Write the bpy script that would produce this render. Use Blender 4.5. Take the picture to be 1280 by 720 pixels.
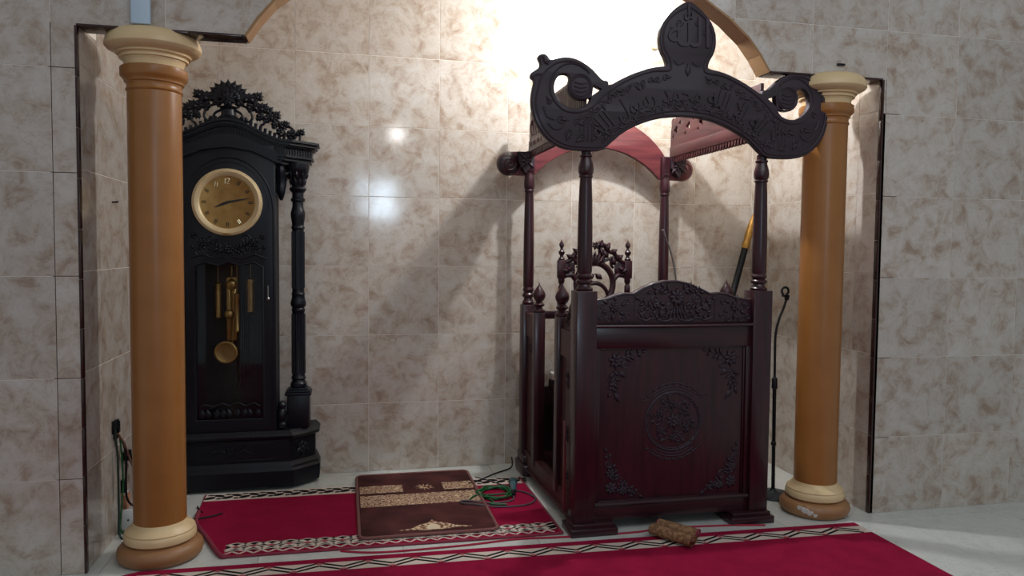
import bpy, bmesh, math, random
from mathutils import Vector, Matrix
PI = math.pi
random.seed(7)
S = bpy.context.scene
C = S.collection
for o in list(bpy.data.objects): bpy.data.objects.remove(o)

# ---------------------------------------------------------------- camera
cam = bpy.data.objects.new('camera', bpy.data.cameras.new('camera'))
C.objects.link(cam)
rt = Vector((0.97601078, -0.21750901, 0.00963284)); up = Vector((0.00144576, 0.05071751, 0.99871199)); fw = Vector((0.21771741, 0.97473974, -0.0498153))
cam.matrix_world = Matrix(((rt.x, up.x, -fw.x, 0), (rt.y, up.y, -fw.y, -3.2112), (rt.z, up.z, -fw.z, 1.2974), (0, 0, 0, 1)))
cam.data.sensor_width = 36; cam.data.lens = 936.33 * 36 / 1280
cam.data.clip_start = 0.05
S.camera = cam

# ---------------------------------------------------------------- light
w = bpy.data.worlds.new('world'); S.world = w; w.use_nodes = True
w.node_tree.nodes['Background'].inputs[0].default_value = (0.90, 0.95, 1.0, 1)
w.node_tree.nodes['Background'].inputs[1].default_value = 0.285
def light(name, kind, loc, power, color, rot=(0, 0, 0), **k):
    d = bpy.data.lights.new(name, kind); d.energy = power; d.color = color
    for a, b in k.items(): setattr(d, a, b)
    o = bpy.data.objects.new(name, d); C.objects.link(o); o.location = loc; o.rotation_euler = rot
    return o
# the bulb high inside the niche, above the pulpit
light('niche_bulb', 'POINT', (1.45, .45, 2.64), 76, (0.95, 0.97, 1.0), shadow_soft_size=.03)
# the hall's own ceiling lamp, and daylight from two door openings far behind
light('hall_lamp', 'POINT', (.565, -3.0, 2.60), 10, (0.95, 0.98, 1.0), shadow_soft_size=.06)
for x, z, sx, sz in ((.32, 2.38, .12, .24), (.32, 2.03, .12, .14), (.67, 2.40, .38, .18), (.67, 2.05, .38, .32)):   # panes over a far doorway
    light('doorway_daylight', 'AREA', (x, -8.0, z), 120*sx*sz, (0.66, 0.84, 1.0), rot=(PI/2, 0, 0), shape='RECTANGLE', size=sx, size_y=sz)
light('hall_ceiling_light', 'AREA', (1.6, -2.6, 3.3), 30, (0.88, 0.94, 1.0), rot=(math.radians(22), 0, 0), shape='RECTANGLE', size=3.0, size_y=1.4)
S.view_settings.view_transform = 'Standard'; S.view_settings.look = 'None'
S.view_settings.gamma = 1; S.view_settings.use_curve_mapping = False
S.view_settings.exposure = 0.0

# ---------------------------------------------------------------- materials
def srgb(r, g, b):
    f = lambda c: (c/255/12.92) if c/255 <= .04045 else ((c/255+.055)/1.055)**2.4
    return (f(r), f(g), f(b), 1)
def mat(name, col, rough=.5, metal=0, col2=None, nscale=20, bump=0, bscale=60, stretch=(1, 1, 1), coat=0, spec=.5, trans=0, alpha=1):
    m = bpy.data.materials.new(name); m.use_nodes = True; nt = m.node_tree; N = nt.nodes; L = nt.links
    b = N['Principled BSDF']; b.inputs['Roughness'].default_value = rough; b.inputs['Metallic'].default_value = metal
    b.inputs['Base Color'].default_value = col; b.inputs['Coat Weight'].default_value = coat; b.inputs['Coat Roughness'].default_value = .12
    b.inputs['Specular IOR Level'].default_value = spec; b.inputs['Transmission Weight'].default_value = trans
    tc = N.new('ShaderNodeTexCoord'); mp = N.new('ShaderNodeMapping'); L.new(tc.outputs['Object'], mp.inputs[0]); mp.inputs['Scale'].default_value = stretch
    n = N.new('ShaderNodeTexNoise'); L.new(mp.outputs[0], n.inputs['Vector']); n.inputs['Scale'].default_value = nscale; n.inputs['Detail'].default_value = 5
    if col2:
        r = N.new('ShaderNodeValToRGB'); L.new(n.outputs['Fac'], r.inputs[0])
        r.color_ramp.elements[0].color = col; r.color_ramp.elements[0].position = .35
        r.color_ramp.elements[1].color = col2; r.color_ramp.elements[1].position = .68
        L.new(r.outputs[0], b.inputs['Base Color'])
    if bump:
        n2 = N.new('ShaderNodeTexNoise'); L.new(mp.outputs[0], n2.inputs['Vector']); n2.inputs['Scale'].default_value = bscale; n2.inputs['Detail'].default_value = 4
        bp = N.new('ShaderNodeBump'); bp.inputs['Strength'].default_value = bump; bp.inputs['Distance'].default_value = .004
        L.new(n2.outputs['Fac'], bp.inputs['Height']); L.new(bp.outputs[0], b.inputs['Normal'])
    return m
def tile_mat(name, cols, rough):
    """glazed ceramic with a printed marbled pattern, different on every tile"""
    m = bpy.data.materials.new(name); m.use_nodes = True; nt = m.node_tree; N = nt.nodes; L = nt.links
    b = N['Principled BSDF']; b.inputs['Roughness'].default_value = rough
    tc = N.new('ShaderNodeTexCoord'); oi = N.new('ShaderNodeObjectInfo')
    mul = N.new('ShaderNodeMath'); mul.operation = 'MULTIPLY'; mul.inputs[1].default_value = 37; L.new(oi.outputs['Random'], mul.inputs[0])
    add = N.new('ShaderNodeVectorMath'); add.operation = 'ADD'; L.new(tc.outputs['Object'], add.inputs[0]); L.new(mul.outputs[0], add.inputs[1])
    n1 = N.new('ShaderNodeTexNoise'); n1.inputs['Scale'].default_value = 11; n1.inputs['Detail'].default_value = 10; n1.inputs['Roughness'].default_value = .66; n1.inputs['Distortion'].default_value = .5
    L.new(add.outputs[0], n1.inputs['Vector'])
    r = N.new('ShaderNodeValToRGB'); L.new(n1.outputs['Fac'], r.inputs[0])
    e = r.color_ramp.elements; e[0].position = .33; e[0].color = cols[0]; e[1].position = .70; e[1].color = cols[3]
    x = e.new(.43); x.color = cols[1]; x = e.new(.53); x.color = cols[2]
    # fine darker veins where a second warped noise crosses its middle
    n2 = N.new('ShaderNodeTexNoise'); n2.inputs['Scale'].default_value = 17; n2.inputs['Detail'].default_value = 6; n2.inputs['Distortion'].default_value = 1.1
    L.new(add.outputs[0], n2.inputs['Vector'])
    s = N.new('ShaderNodeMath'); s.operation = 'SUBTRACT'; s.inputs[1].default_value = .5; L.new(n2.outputs['Fac'], s.inputs[0])
    a = N.new('ShaderNodeMath'); a.operation = 'ABSOLUTE'; L.new(s.outputs[0], a.inputs[0])
    r2 = N.new('ShaderNodeValToRGB'); L.new(a.outputs[0], r2.inputs[0]); r2.color_ramp.elements[0].position = 0; r2.color_ramp.elements[0].color = (.78, .71, .64, 1)
    r2.color_ramp.elements[1].position = .012; r2.color_ramp.elements[1].color = (1, 1, 1, 1)
    mx = N.new('ShaderNodeMix'); mx.data_type = 'RGBA'; mx.blend_type = 'MULTIPLY'; mx.inputs[0].default_value = .8
    L.new(r.outputs[0], mx.inputs[6]); L.new(r2.outputs[0], mx.inputs[7])
    mr = N.new('ShaderNodeMapRange'); mr.inputs[3].default_value = .93; mr.inputs[4].default_value = 1.05; L.new(oi.outputs['Random'], mr.inputs[0])
    mx2 = N.new('ShaderNodeMix'); mx2.data_type = 'RGBA'; mx2.blend_type = 'MULTIPLY'; mx2.inputs[0].default_value = 1
    L.new(mx.outputs[2], mx2.inputs[6]); L.new(mr.outputs[0], mx2.inputs[7]); L.new(mx2.outputs[2], b.inputs['Base Color'])
    bp = N.new('ShaderNodeBump'); bp.inputs['Strength'].default_value = .04; bp.inputs['Distance'].default_value = .002
    n3 = N.new('ShaderNodeTexNoise'); n3.inputs['Scale'].default_value = 6; L.new(add.outputs[0], n3.inputs['Vector'])
    L.new(n3.outputs['Fac'], bp.inputs['Height']); L.new(bp.outputs[0], b.inputs['Normal'])
    return m
WT = tile_mat('marbled_wall_tile', [srgb(158, 139, 122), srgb(178, 164, 150), srgb(190, 181, 171), srgb(198, 193, 186)], .10)
FT = tile_mat('pale_floor_tile', [srgb(198, 200, 194), srgb(203, 205, 199), srgb(206, 208, 203), srgb(210, 212, 208)], .14)
GROUT = mat('grout', srgb(238, 232, 222), .85)
FGROUT = mat('floor_grout', srgb(165, 167, 163), .85)
DTRIM = mat('dark_brown_trim_tile', srgb(58, 34, 30), .22, col2=srgb(46, 26, 24), nscale=30)
TAN = mat('tan_painted_edge', srgb(150, 112, 72), .6, col2=srgb(160, 124, 84), nscale=5)
PLAST = mat('niche_plaster', srgb(205, 198, 186), .8, col2=srgb(196, 188, 176), nscale=5)
OCHRE = mat('ochre_gloss_paint', srgb(156, 104, 52), .33, col2=srgb(147, 96, 46), nscale=7, bump=.05, bscale=40)
CREAM = mat('cream_gloss_paint', srgb(224, 196, 150), .38, col2=srgb(214, 186, 140), nscale=9)
OCHW = mat('worn_ochre_paint', srgb(156, 114, 76), .45, col2=srgb(146, 102, 64), nscale=14)
CHIP = mat('chipped_white_plaster', srgb(205, 200, 195), .8, col2=srgb(180, 172, 165), nscale=60)
def wood(name, a, b, rough=.3, stretch=(9, 9, 1)):
    return mat(name, a, rough, col2=b, nscale=4.5, stretch=stretch, bump=.06, bscale=30, coat=.1)
MAH = wood('dark_mahogany', srgb(56, 21, 29), srgb(36, 14, 22))
MAHX = wood('dark_mahogany_horizontal', srgb(54, 21, 29), srgb(35, 14, 22), stretch=(1, 9, 9))
MAHD = wood('nearly_black_mahogany', srgb(44, 26, 38), srgb(33, 19, 29), stretch=(1, 6, 6), rough=.6)
MAHR = wood('reddish_mahogany', srgb(112, 54, 56), srgb(84, 38, 44), stretch=(1, 7, 9), rough=.35)
MAHS = wood('side_mahogany', srgb(78, 34, 36), srgb(54, 24, 28), stretch=(9, 1, 9), rough=.5)
BLK = mat('blue_black_lacquer', srgb(12, 15, 25), .38, col2=srgb(9, 11, 19), nscale=8, coat=.0, spec=.32)
BLKI = mat('black_interior', srgb(24, 22, 28), .6, col2=srgb(15, 15, 19), nscale=4, stretch=(1, 1, 12))
BRASS = mat('brass', srgb(170, 136, 82), .32, .85, col2=srgb(146, 112, 64), nscale=18)
DIAL = mat('brushed_gold_dial', srgb(178, 166, 124), .34, .0, col2=srgb(158, 144, 104), nscale=3)
RIMM = mat('satin_gold_rim', srgb(196, 174, 134), .45, .2)
INK = mat('black_ink', srgb(12, 12, 14), .5)
SILV = mat('silver_marker', srgb(225, 215, 180), .25, .9)
GLASS = mat('clock_glass', (.9, .93, .95, 1), .03, trans=1)
GLASS.node_tree.nodes['Principled BSDF'].inputs['IOR'].default_value = 1.25
RED = mat('crimson_carpet_pile', srgb(146, 20, 58), .95, col2=srgb(132, 16, 50), nscale=9, bump=.5, bscale=420, spec=.1)
REDC = mat('crimson_cord', srgb(158, 20, 52), .8)
REDE = mat('dull_crimson_edging', srgb(130, 44, 62), .9, bump=.4, bscale=300)
CW = mat('off_white_carpet_yarn', srgb(206, 190, 178), .95, bump=.5, bscale=380, spec=.1)
CBK = mat('black_carpet_yarn', srgb(24, 20, 22), .95, bump=.5, bscale=380, spec=.1)
CPK = mat('dusty_rose_carpet_yarn', srgb(172, 90, 96), .95, bump=.5, bscale=380, spec=.1)
BRN = mat('brown_plush', srgb(86, 48, 46), .95, col2=srgb(50, 25, 26), nscale=6, bump=.5, bscale=350, spec=.15)
BRE = mat('brown_rug_edging', srgb(120, 78, 74), .9, bump=.4, bscale=200)
def print_mat(name, a, b, scale):
    m = mat(name, a, .9, col2=b, nscale=scale, bump=.3, bscale=300, spec=.15)
    for n in m.node_tree.nodes:
        if n.type == 'VALTORGB': n.color_ramp.elements[0].position = .46; n.color_ramp.elements[1].position = .54
    return m
BAND = print_mat('beige_arabesque_weave', srgb(120, 82, 68), srgb(190, 164, 136), 105)
ORN = print_mat('beige_ornament_weave', srgb(120, 80, 64), srgb(210, 184, 150), 60)
BEIG = mat('beige_plush', srgb(214, 196, 166), .95)
MATT = print_mat('tan_printed_mat', srgb(152, 116, 84), srgb(122, 88, 66), 55)
MATI = print_mat('dark_mat_back', srgb(86, 28, 36), srgb(120, 84, 60), 30)
METB = mat('black_painted_metal', srgb(20, 20, 24), .4, .4)
STEEL = mat('steel', srgb(150, 150, 150), .3, 1)
GOLDP = mat('gold_painted_wood', srgb(190, 146, 62), .4, .35, col2=srgb(150, 106, 40), nscale=30)
GRN = mat('green_cable', srgb(16, 88, 44), .4)
GRND = mat('dark_green_cable', srgb(28, 52, 44), .45)
GREYC = mat('grey_cable', srgb(74, 66, 72), .45)
BRNC = mat('brown_cable', srgb(120, 82, 70), .5)
TEAL = mat('teal_grey_plastic', srgb(74, 104, 114), .35, .2)
TEAL2 = mat('dark_teal_plastic', srgb(36, 66, 70), .35)
WHT = mat('white_plastic', srgb(225, 228, 230), .4)
PBLU = mat('pale_blue_casing', srgb(186, 206, 222), .45)
CUSH = mat('pale_seat_cloth', srgb(200, 196, 190), .8, bump=.2)
TERR = mat('terracotta_plastic', srgb(176, 120, 92), .6)
BULB = bpy.data.materials.new('lit_bulb'); BULB.use_nodes = True
BULB.node_tree.nodes['Principled BSDF'].inputs['Emission Color'].default_value = (1, .95, .88, 1)
BULB.node_tree.nodes['Principled BSDF'].inputs['Emission Strength'].default_value = 12

# ---------------------------------------------------------------- object helpers
def link_mesh(name, me, parent=None, loc=None):
    o = bpy.data.objects.new(name, me); C.objects.link(o)
    if parent:
        o.parent = parent; o.matrix_parent_inverse = base_of(parent).inverted()
    if loc: o.location = loc
    return o
def base_of(o):
    m = Matrix.LocRotScale(o.location, o.rotation_euler, o.scale)
    if o.parent: m = base_of(o.parent) @ o.matrix_parent_inverse @ m
    return m
def obj(name, bm, m, parent=None, smooth=True, angle=35):
    me = bpy.data.meshes.new(name)
    bmesh.ops.recalc_face_normals(bm, faces=bm.faces)
    bm.to_mesh(me); bm.free()
    for mm in (m if isinstance(m, (list, tuple)) else [m]): me.materials.append(mm)
    if smooth:
        for p in me.polygons: p.use_smooth = True
        try: me.set_sharp_from_angle(angle=math.radians(angle))
        except Exception: pass
    return link_mesh(name, me, parent)
def tag(o, label, cat, group=None):
    o['label'] = label; o['category'] = cat
    if group: o['group'] = group
    return o
def thing(name, label, cat, loc, group=None):
    o = bpy.data.objects.new(name, None); C.objects.link(o); o.location = loc; o.empty_display_size = .1
    return tag(o, label, cat, group)
def struct(o): o['kind'] = 'structure'; return o
NB = bmesh.new
def box(bm, x0, x1, y0, y1, z0, z1, bev=0):
    r = bmesh.ops.create_cube(bm, size=1)
    vs = r['verts']
    for v in vs: v.co = Vector(((x0+x1)/2 + v.co.x*(x1-x0), (y0+y1)/2 + v.co.y*(y1-y0), (z0+z1)/2 + v.co.z*(z1-z0)))
    if bev:
        es = list({e for v in vs for e in v.link_edges})
        bmesh.ops.bevel(bm, geom=es, offset=bev, segments=2, profile=.5, affect='EDGES')
def lathe(bm, prof, cx, cy, seg=32, M=None):
    """prof: (radius, z) from bottom to top"""
    rings = []
    for r, z in prof:
        ring = []
        for i in range(seg):
            a = 2*PI*i/seg; p = Vector((r*math.cos(a), r*math.sin(a), z))
            p = (M @ p) if M else p + Vector((cx, cy, 0))
            ring.append(bm.verts.new(p))
        rings.append(ring)
    for A, B in zip(rings, rings[1:]):
        for i in range(seg): bm.faces.new((A[i], A[(i+1) % seg], B[(i+1) % seg], B[i]))
    if prof[0][0] > 1e-5: bm.faces.new(rings[0][::-1])
    if prof[-1][0] > 1e-5: bm.faces.new(rings[-1])
def smoothpts(pts, n=6):
    P = [Vector(p) for p in pts]
    if len(P) < 3: return P
    out = []
    for i in range(len(P)-1):
        p0 = P[max(i-1, 0)]; p1 = P[i]; p2 = P[i+1]; p3 = P[min(i+2, len(P)-1)]
        for k in range(n):
            t = k/n
            out.append(.5*((2*p1) + (p2-p0)*t + (2*p0-5*p1+4*p2-p3)*t*t + (3*p1-p0-3*p2+p3)*t**3))
    out.append(P[-1]); return out
def tube(bm, pts, r, seg=8, sm=0, flat=None):
    """sweep a round section; r may be a list; flat=(normal, factor) squashes along the normal"""
    P = smoothpts(pts, sm) if sm else [Vector(p) for p in pts]
    n = len(P)
    if isinstance(r, (int, float)): R = [r]*n
    else:
        R = []
        for i in range(n):
            t = i/(n-1)*(len(r)-1); k = min(int(t), len(r)-2); R.append(r[k]+(r[k+1]-r[k])*(t-k))
    prev = None; rings = []
    for i in range(n):
        t = (P[min(i+1, n-1)]-P[max(i-1, 0)])
        if t.length < 1e-9: t = Vector((0, 0, 1))
        t.normalize()
        if prev is None:
            a = Vector((0, 0, 1)) if abs(t.z) < .9 else Vector((1, 0, 0))
            u = t.cross(a).normalized()
        else:
            u = (prev - t*prev.dot(t))
            u = u.normalized() if u.length > 1e-6 else t.orthogonal().normalized()
        prev = u; v = t.cross(u)
        ring = []
        for k in range(seg):
            d = u*math.cos(2*PI*k/seg)*R[i] + v*math.sin(2*PI*k/seg)*R[i]
            if flat: d = d - flat[0]*d.dot(flat[0])*(1-flat[1])
            ring.append(bm.verts.new(P[i]+d))
        rings.append(ring)
    for A, B in zip(rings, rings[1:]):
        for k in range(seg): bm.faces.new((A[k], A[(k+1) % seg], B[(k+1) % seg], B[k]))
    bm.faces.new(rings[0][::-1]); bm.faces.new(rings[-1])
def prism(bm, pts, axis, a0, a1):
    """extrude a 2-D polygon; axis 'y': pts are (x,z); 'z': pts (x,y); 'x': pts (y,z)"""
    def mk(p, a):
        return Vector((p[0], a, p[1])) if axis == 'y' else Vector((p[0], p[1], a)) if axis == 'z' else Vector((a, p[0], p[1]))
    A = [bm.verts.new(mk(p, a0)) for p in pts]; B = [bm.verts.new(mk(p, a1)) for p in pts]
    bm.faces.new(A); bm.faces.new(B[::-1])
    for i in range(len(pts)): bm.faces.new((A[i], B[i], B[(i+1) % len(pts)], A[(i+1) % len(pts)]))
def board(name, loops, half, bev, m, parent, origin, axis='y', flip=1):
    """a sawn board with holes: closed outline loops in (u,v), filled and extruded, bevelled edges"""
    cu = bpy.data.curves.new(name, 'CURVE'); cu.dimensions = '2D'; cu.fill_mode = 'BOTH'; cu.extrude = half-bev; cu.bevel_depth = bev; cu.bevel_resolution = 2
    cu.offset = -bev
    for lp in loops:
        sp = cu.splines.new('POLY'); sp.points.add(len(lp)-1)
        for i, p in enumerate(lp): sp.points[i].co = (p[0], p[1], 0, 1)
        sp.use_cyclic_u = True
    t = bpy.data.objects.new('tmp', cu); C.objects.link(t)
    dg = bpy.context.evaluated_depsgraph_get(); dg.update()
    me = bpy.data.meshes.new_from_object(t.evaluated_get(dg))
    bpy.data.objects.remove(t); bpy.data.curves.remove(cu)
    bm = NB(); bm.from_mesh(me); bpy.data.meshes.remove(me)
    for v in bm.verts:
        u, vv, ww = v.co
        v.co = Vector((origin[0]+u, origin[1]+ww, origin[2]+vv)) if axis == 'y' else Vector((origin[0]+ww, origin[1]+u, origin[2]+vv))
    bmesh.ops.remove_doubles(bm, verts=bm.verts, dist=1e-5)
    return obj(name, bm, m, parent)
class Face:
    """a drawing frame on a flat face: u,v in the face, w out of it"""
    def __init__(s, o, U, V): s.o = Vector(o); s.U = Vector(U).normalized(); s.V = Vector(V).normalized(); s.N = s.U.cross(s.V)
    def p(s, u, v, w=0): return s.o + s.U*u + s.V*v + s.N*w
def stroke(bm, F, pts, r, fl=.7, sm=5, w=0, seg=6):
    tube(bm, [F.p(a, b, w) for a, b in pts], r, seg, sm, flat=(F.N, fl))
def leaf(bm, F, u, v, L, W, ang, h=.006, curl=0):
    """carved leaf: pointed, raised mid rib, lying on the face"""
    c, s = math.cos(ang), math.sin(ang); prof = [0, .55, .95, 1, .72, .3, 0]; n = len(prof)
    rows = []
    for i, k in enumerate(prof):
        t = i/(n-1); x = t*L; off = curl*L*t*t; hw = k*W/2
        q = lambda a, b, hh: bm.verts.new(F.p(u + a*c - b*s, v + a*s + b*c, hh))
        rows.append((q(x, off+hw, 0), q(x, off+hw*.5, h*(.4+k*.4)), q(x, off, h*(.3+k*.7)), q(x, off-hw*.5, h*(.4+k*.4)), q(x, off-hw, 0)))
    for A, B in zip(rows, rows[1:]):
        for j in range(4): bm.faces.new((A[j], A[j+1], B[j+1], B[j]))
def dome(bm, F, u, v, r, h, seg=10):
    rings = []
    for j in range(4):
        a = j/4*PI/2; rings.append([bm.verts.new(F.p(u+r*math.cos(a)*math.cos(2*PI*k/seg), v+r*math.cos(a)*math.sin(2*PI*k/seg), h*math.sin(a))) for k in range(seg)])
    top = bm.verts.new(F.p(u, v, h))
    for A, B in zip(rings, rings[1:]):
        for k in range(seg): bm.faces.new((A[k], A[(k+1) % seg], B[(k+1) % seg], B[k]))
    for k in range(seg): bm.faces.new((rings[-1][k], rings[-1][(k+1) % seg], top))
def rosette(bm, F, u, v, r, n=7, h=.008, a0=.2):
    for k in range(n): leaf(bm, F, u, v, r, r*.62, a0+2*PI*k/n, h)
    dome(bm, F, u, v, r*.27, h*1.5)
def spiral(bm, F, u, v, r0, turns, a0, sg=1, wd=.004, tail=None, fl=.8):
    pts = []; n = int(turns*12)
    for i in range(n+1):
        t = i/n; r = r0*(.12+.88*t); a = a0+sg*2*PI*turns*(1-t); pts.append((u+r*math.cos(a), v+r*math.sin(a)))
    if tail: pts += tail
    tube(bm, [F.p(a, b) for a, b in pts], [wd*.8, wd, wd], 6, 0, flat=(F.N, fl))
def sprig(bm, F, pts, wd=.004, lf=.035, n=5, h=.006, rs=0):
    """a stem with leaves to both sides"""
    P = smoothpts([(a, b, 0) for a, b in pts], 6)
    tube(bm, [F.p(p.x, p.y) for p in P], [wd, wd*.6], 6, 0, flat=(F.N, .8))
    for k in range(n):
        i = int((k+.6)/n*(len(P)-2)); d = P[i+1]-P[i]; a = math.atan2(d.y, d.x)
        for sg in (-1, 1): leaf(bm, F, P[i].x, P[i].y, lf*(1-.45*k/n), lf*.42, a+sg*.8, h, curl=.2*sg)
    d = P[-1]-P[-2]; leaf(bm, F, P[-1].x, P[-1].y, lf*.7, lf*.4, math.atan2(d.y, d.x), h)

# ================================================================= ROOM
XL, XR, D, HT = -1.004, 2.559, 1.189, 2.15; TH = .104; XC = (XL+XR)/2
ARC = [(-1.17, 2.15), (-1.12, 2.225), (-1.06, 2.297), (-.96, 2.378), (-.843, 2.451), (-.66, 2.54), (-.42, 2.62), (-.2, 2.665), (0, 2.70)]
ARC = ARC + [(-a, b) for a, b in ARC[-2::-1]]
OPEN = [(XL, 0), (XL, HT)] + [(XC+a, b) for a, b in ARC] + [(XR, HT), (XR, 0)]
WX0, WX1, WZ = -2.4, 4.6, 3.2
# backing of the front wall (outline with the opening cut out), 104 mm thick
bm = NB()
ol = [(WX0, 0), (XL-.004, 0), (XL-.004, HT+.002)] + [(XC+a, b) for a, b in ARC] + [(XR+.004, HT+.002), (XR+.004, 0), (WX1, 0), (WX1, WZ), (WX0, WZ)]
prism(bm, ol, 'y', .0018, TH)
wall_front = struct(obj('wall_front', bm, GROUT, smooth=False))
def gtop(x):
    for a, b in zip(OPEN[1:-1], OPEN[2:-1]):
        if a[0] <= x <= b[0]: return a[1]+(b[1]-a[1])*(x-a[0])/max(b[0]-a[0], 1e-6)
    return None
def bevel_slab(pts, t, c=.0006):
    """polygon slab lying in local XZ, front at y=-t, small arris"""
    bm = NB(); n = len(pts)
    ar = sum(pts[i][0]*pts[(i+1) % n][1]-pts[(i+1) % n][0]*pts[i][1] for i in range(n))
    if ar < 0: pts = pts[::-1]
    ins = offset_poly(pts, -c)
    A = [bm.verts.new((p[0], .001, p[1])) for p in pts]; B = [bm.verts.new((p[0], -t+.001, p[1])) for p in pts]; E_ = [bm.verts.new((p[0], -t, p[1])) for p in ins]
    bm.faces.new(E_)
    for i in range(n):
        j = (i+1) % n; bm.faces.new((A[i], A[j], B[j], B[i])); bm.faces.new((B[i], B[j], E_[j], E_[i]))
    return bm
def offset_poly(P, d):
    """offset a closed ccw polygon outward by d (negative = inward)"""
    n = len(P); out = []
    for i in range(n):
        p0 = Vector(P[i-1][:2]); p1 = Vector(P[i][:2]); p2 = Vector(P[(i+1) % n][:2])
        a = (p1-p0); b = (p2-p1)
        a = a.normalized() if a.length > 1e-9 else Vector((1, 0)); b = b.normalized() if b.length > 1e-9 else a
        na = Vector((a.y, -a.x)); nb = Vector((b.y, -b.x)); m = na+nb
        m = m.normalized() if m.length > 1e-6 else na
        k = d/max(.45, m.dot(na)); out.append((p1.x+m.x*k, p1.y+m.y*k))
    return out
tile_cache = {}
def tile(parent, pts, M, mt=WT, t=.0022):
    cx = (min(p[0] for p in pts)+max(p[0] for p in pts))/2; cz = (min(p[1] for p in pts)+max(p[1] for p in pts))/2
    loc = [(round(p[0]-cx, 4), round(p[1]-cz, 4)) for p in pts]; key = (tuple(loc), mt.name)
    if key not in tile_cache:
        bm = bevel_slab(loc, t); me = bpy.data.meshes.new('tile'); bmesh.ops.recalc_face_normals(bm, faces=bm.faces); bm.to_mesh(me); bm.free(); me.materials.append(mt); tile_cache[key] = me
    o = bpy.data.objects.new('tile', tile_cache[key]); C.objects.link(o); o.parent = parent
    o.matrix_parent_inverse = base_of(parent).inverted()
    o.matrix_basis = M @ Matrix.Translation((cx, 0, cz)) @ Matrix.Rotation(random.uniform(-.0012, .0012), 4, 'X') @ Matrix.Rotation(random.uniform(-.0012, .0012), 4, 'Z')
    return o
G = .0011
def rows(z0, zmax, step=.4):
    zs = [0.0]; z = z0
    while z < zmax: zs.append(z); z += step
    zs.append(zmax); return list(zip(zs, zs[1:]))
def cols(x0, xmin, xmax, step):
    k = math.ceil((xmin-x0)/step+1e-6); xs = [xmin]
    while x0+k*step < xmax-1e-6: xs.append(x0+k*step); k += 1
    xs.append(xmax); return [(a, b) for a, b in zip(xs, xs[1:]) if b-a > .01]
I4 = Matrix.Identity(4); MF = Matrix.Translation((0, .0022, 0))
for a, b in cols(2.17, WX0, WX1, .408):
    for z0, z1 in rows(.3817, WZ):
        if z1 <= HT:
            segs = []
            if a < XL: segs.append((a, min(b, XL)))
            if b > XR: segs.append((max(a, XR), b))
            for p, q in segs:
                if q-p > .02: tile(wall_front, [(p+G, z0+G), (q-G, z0+G), (q-G, z1-G), (p+G, z1-G)], MF)
            continue
        # tile that the arch may cut: sample its lower edge
        xs = sorted({a, b} | {p[0] for p in OPEN if a < p[0] < b} | {a+(b-a)*k/8 for k in range(1, 8)})
        low = []
        for x in xs:
            g = gtop(x)
            if x in (XL,): low += [(x, z0), (x, max(z0, HT))]
            elif x in (XR,): low += [(x, max(z0, HT)), (x, z0)]
            else: low.append((x, max(z0, min(g, z1)) if g is not None else z0))
        # split into runs where something is left
        run = []
        def flush(run):
            if len(run) >= 2 and max(z1-p[1] for p in run) > .015:
                while len(run) > 2 and z1-run[1][1] < .004 and z1-run[0][1] < .004: run = run[1:]
                while len(run) > 2 and z1-run[-2][1] < .004 and z1-run[-1][1] < .004: run = run[:-1]
                l = [(p[0], p[1]+G) for p in run]
                l[0] = (l[0][0]+G, l[0][1]); l[-1] = (l[-1][0]-G, l[-1][1])
                pts = l[:]
                if z1-G-l[-1][1] > .003: pts.append((l[-1][0], z1-G))
                if z1-G-l[0][1] > .003: pts.append((l[0][0], z1-G))
                # drop collinear points
                out = []
                for i, p in enumerate(pts):
                    p0 = pts[i-1]; p2 = pts[(i+1) % len(pts)]
                    if abs((p[0]-p0[0])*(p2[1]-p0[1])-(p[1]-p0[1])*(p2[0]-p0[0])) > 1e-7: out.append(p)
                if len(out) >= 3: tile(wall_front, out, MF)
        for p in low:
            if z1-p[1] < .002:
                run.append(p); flush(run); run = [p]
            else: run.append(p)
        flush(run)
# niche: back wall, side walls, ceiling
NZ = 3.0
bm = NB(); box(bm, XL-.1, XR+.1, D+.0018, D+.1, 0, NZ); wall_back = struct(obj('wall_back', bm, GROUT, smooth=False))
MB_ = Matrix.Translation((0, D+.0022, 0))
for a, b in cols(-.677, XL, XR, .4057):
    for z0, z1 in rows(.4006, NZ): tile(wall_back, [(a+G, z0+G), (b-G, z0+G), (b-G, z1-G), (a+G, z1-G)], MB_)
bm = NB(); box(bm, XL-.1, XL-.0018, TH, D+.0018, 0, NZ); box(bm, XL-.1, XL-.0018, .0018, TH, 0, HT); wall_left = struct(obj('wall_left', bm, GROUT, smooth=False))
bm = NB(); box(bm, XR+.0018, XR+.1, TH, D+.0018, 0, NZ); box(bm, XR+.0018, XR+.1, .0018, TH, 0, HT); wall_right = struct(obj('wall_right', bm, GROUT, smooth=False))
ML = Matrix.Translation((XL-.0022, 0, 0)) @ Matrix.Rotation(PI/2, 4, 'Z')
MR = Matrix.Translation((XR+.0022, 0, 0)) @ Matrix.Rotation(-PI/2, 4, 'Z')
for a, b in cols(.245, .024, D, .4):
    for z0, z1 in rows(.4, NZ):
        if a < TH-.02 and z0 >= HT: continue
        z1_ = min(z1, HT) if a < TH-.02 else z1
        tile(wall_left, [(a+G, z0+G), (b-G, z0+G), (b-G, z1_-G), (a+G, z1_-G)], ML)
for a, b in cols(.168, .024, D, .4):
    for z0, z1 in rows(.4, NZ):
        if a < TH-.02 and z0 >= HT: continue
        z1_ = min(z1, HT) if a < TH-.02 else z1
        tile(wall_right, [(-b+G, z0+G), (-a-G, z0+G), (-a-G, z1_-G), (-b+G, z1_-G)], MR)
bm = NB(); box(bm, XL-.1, XR+.1, TH, D+.1, NZ, NZ+.06); struct(obj('ceiling', bm, PLAST, smooth=False))
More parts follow.
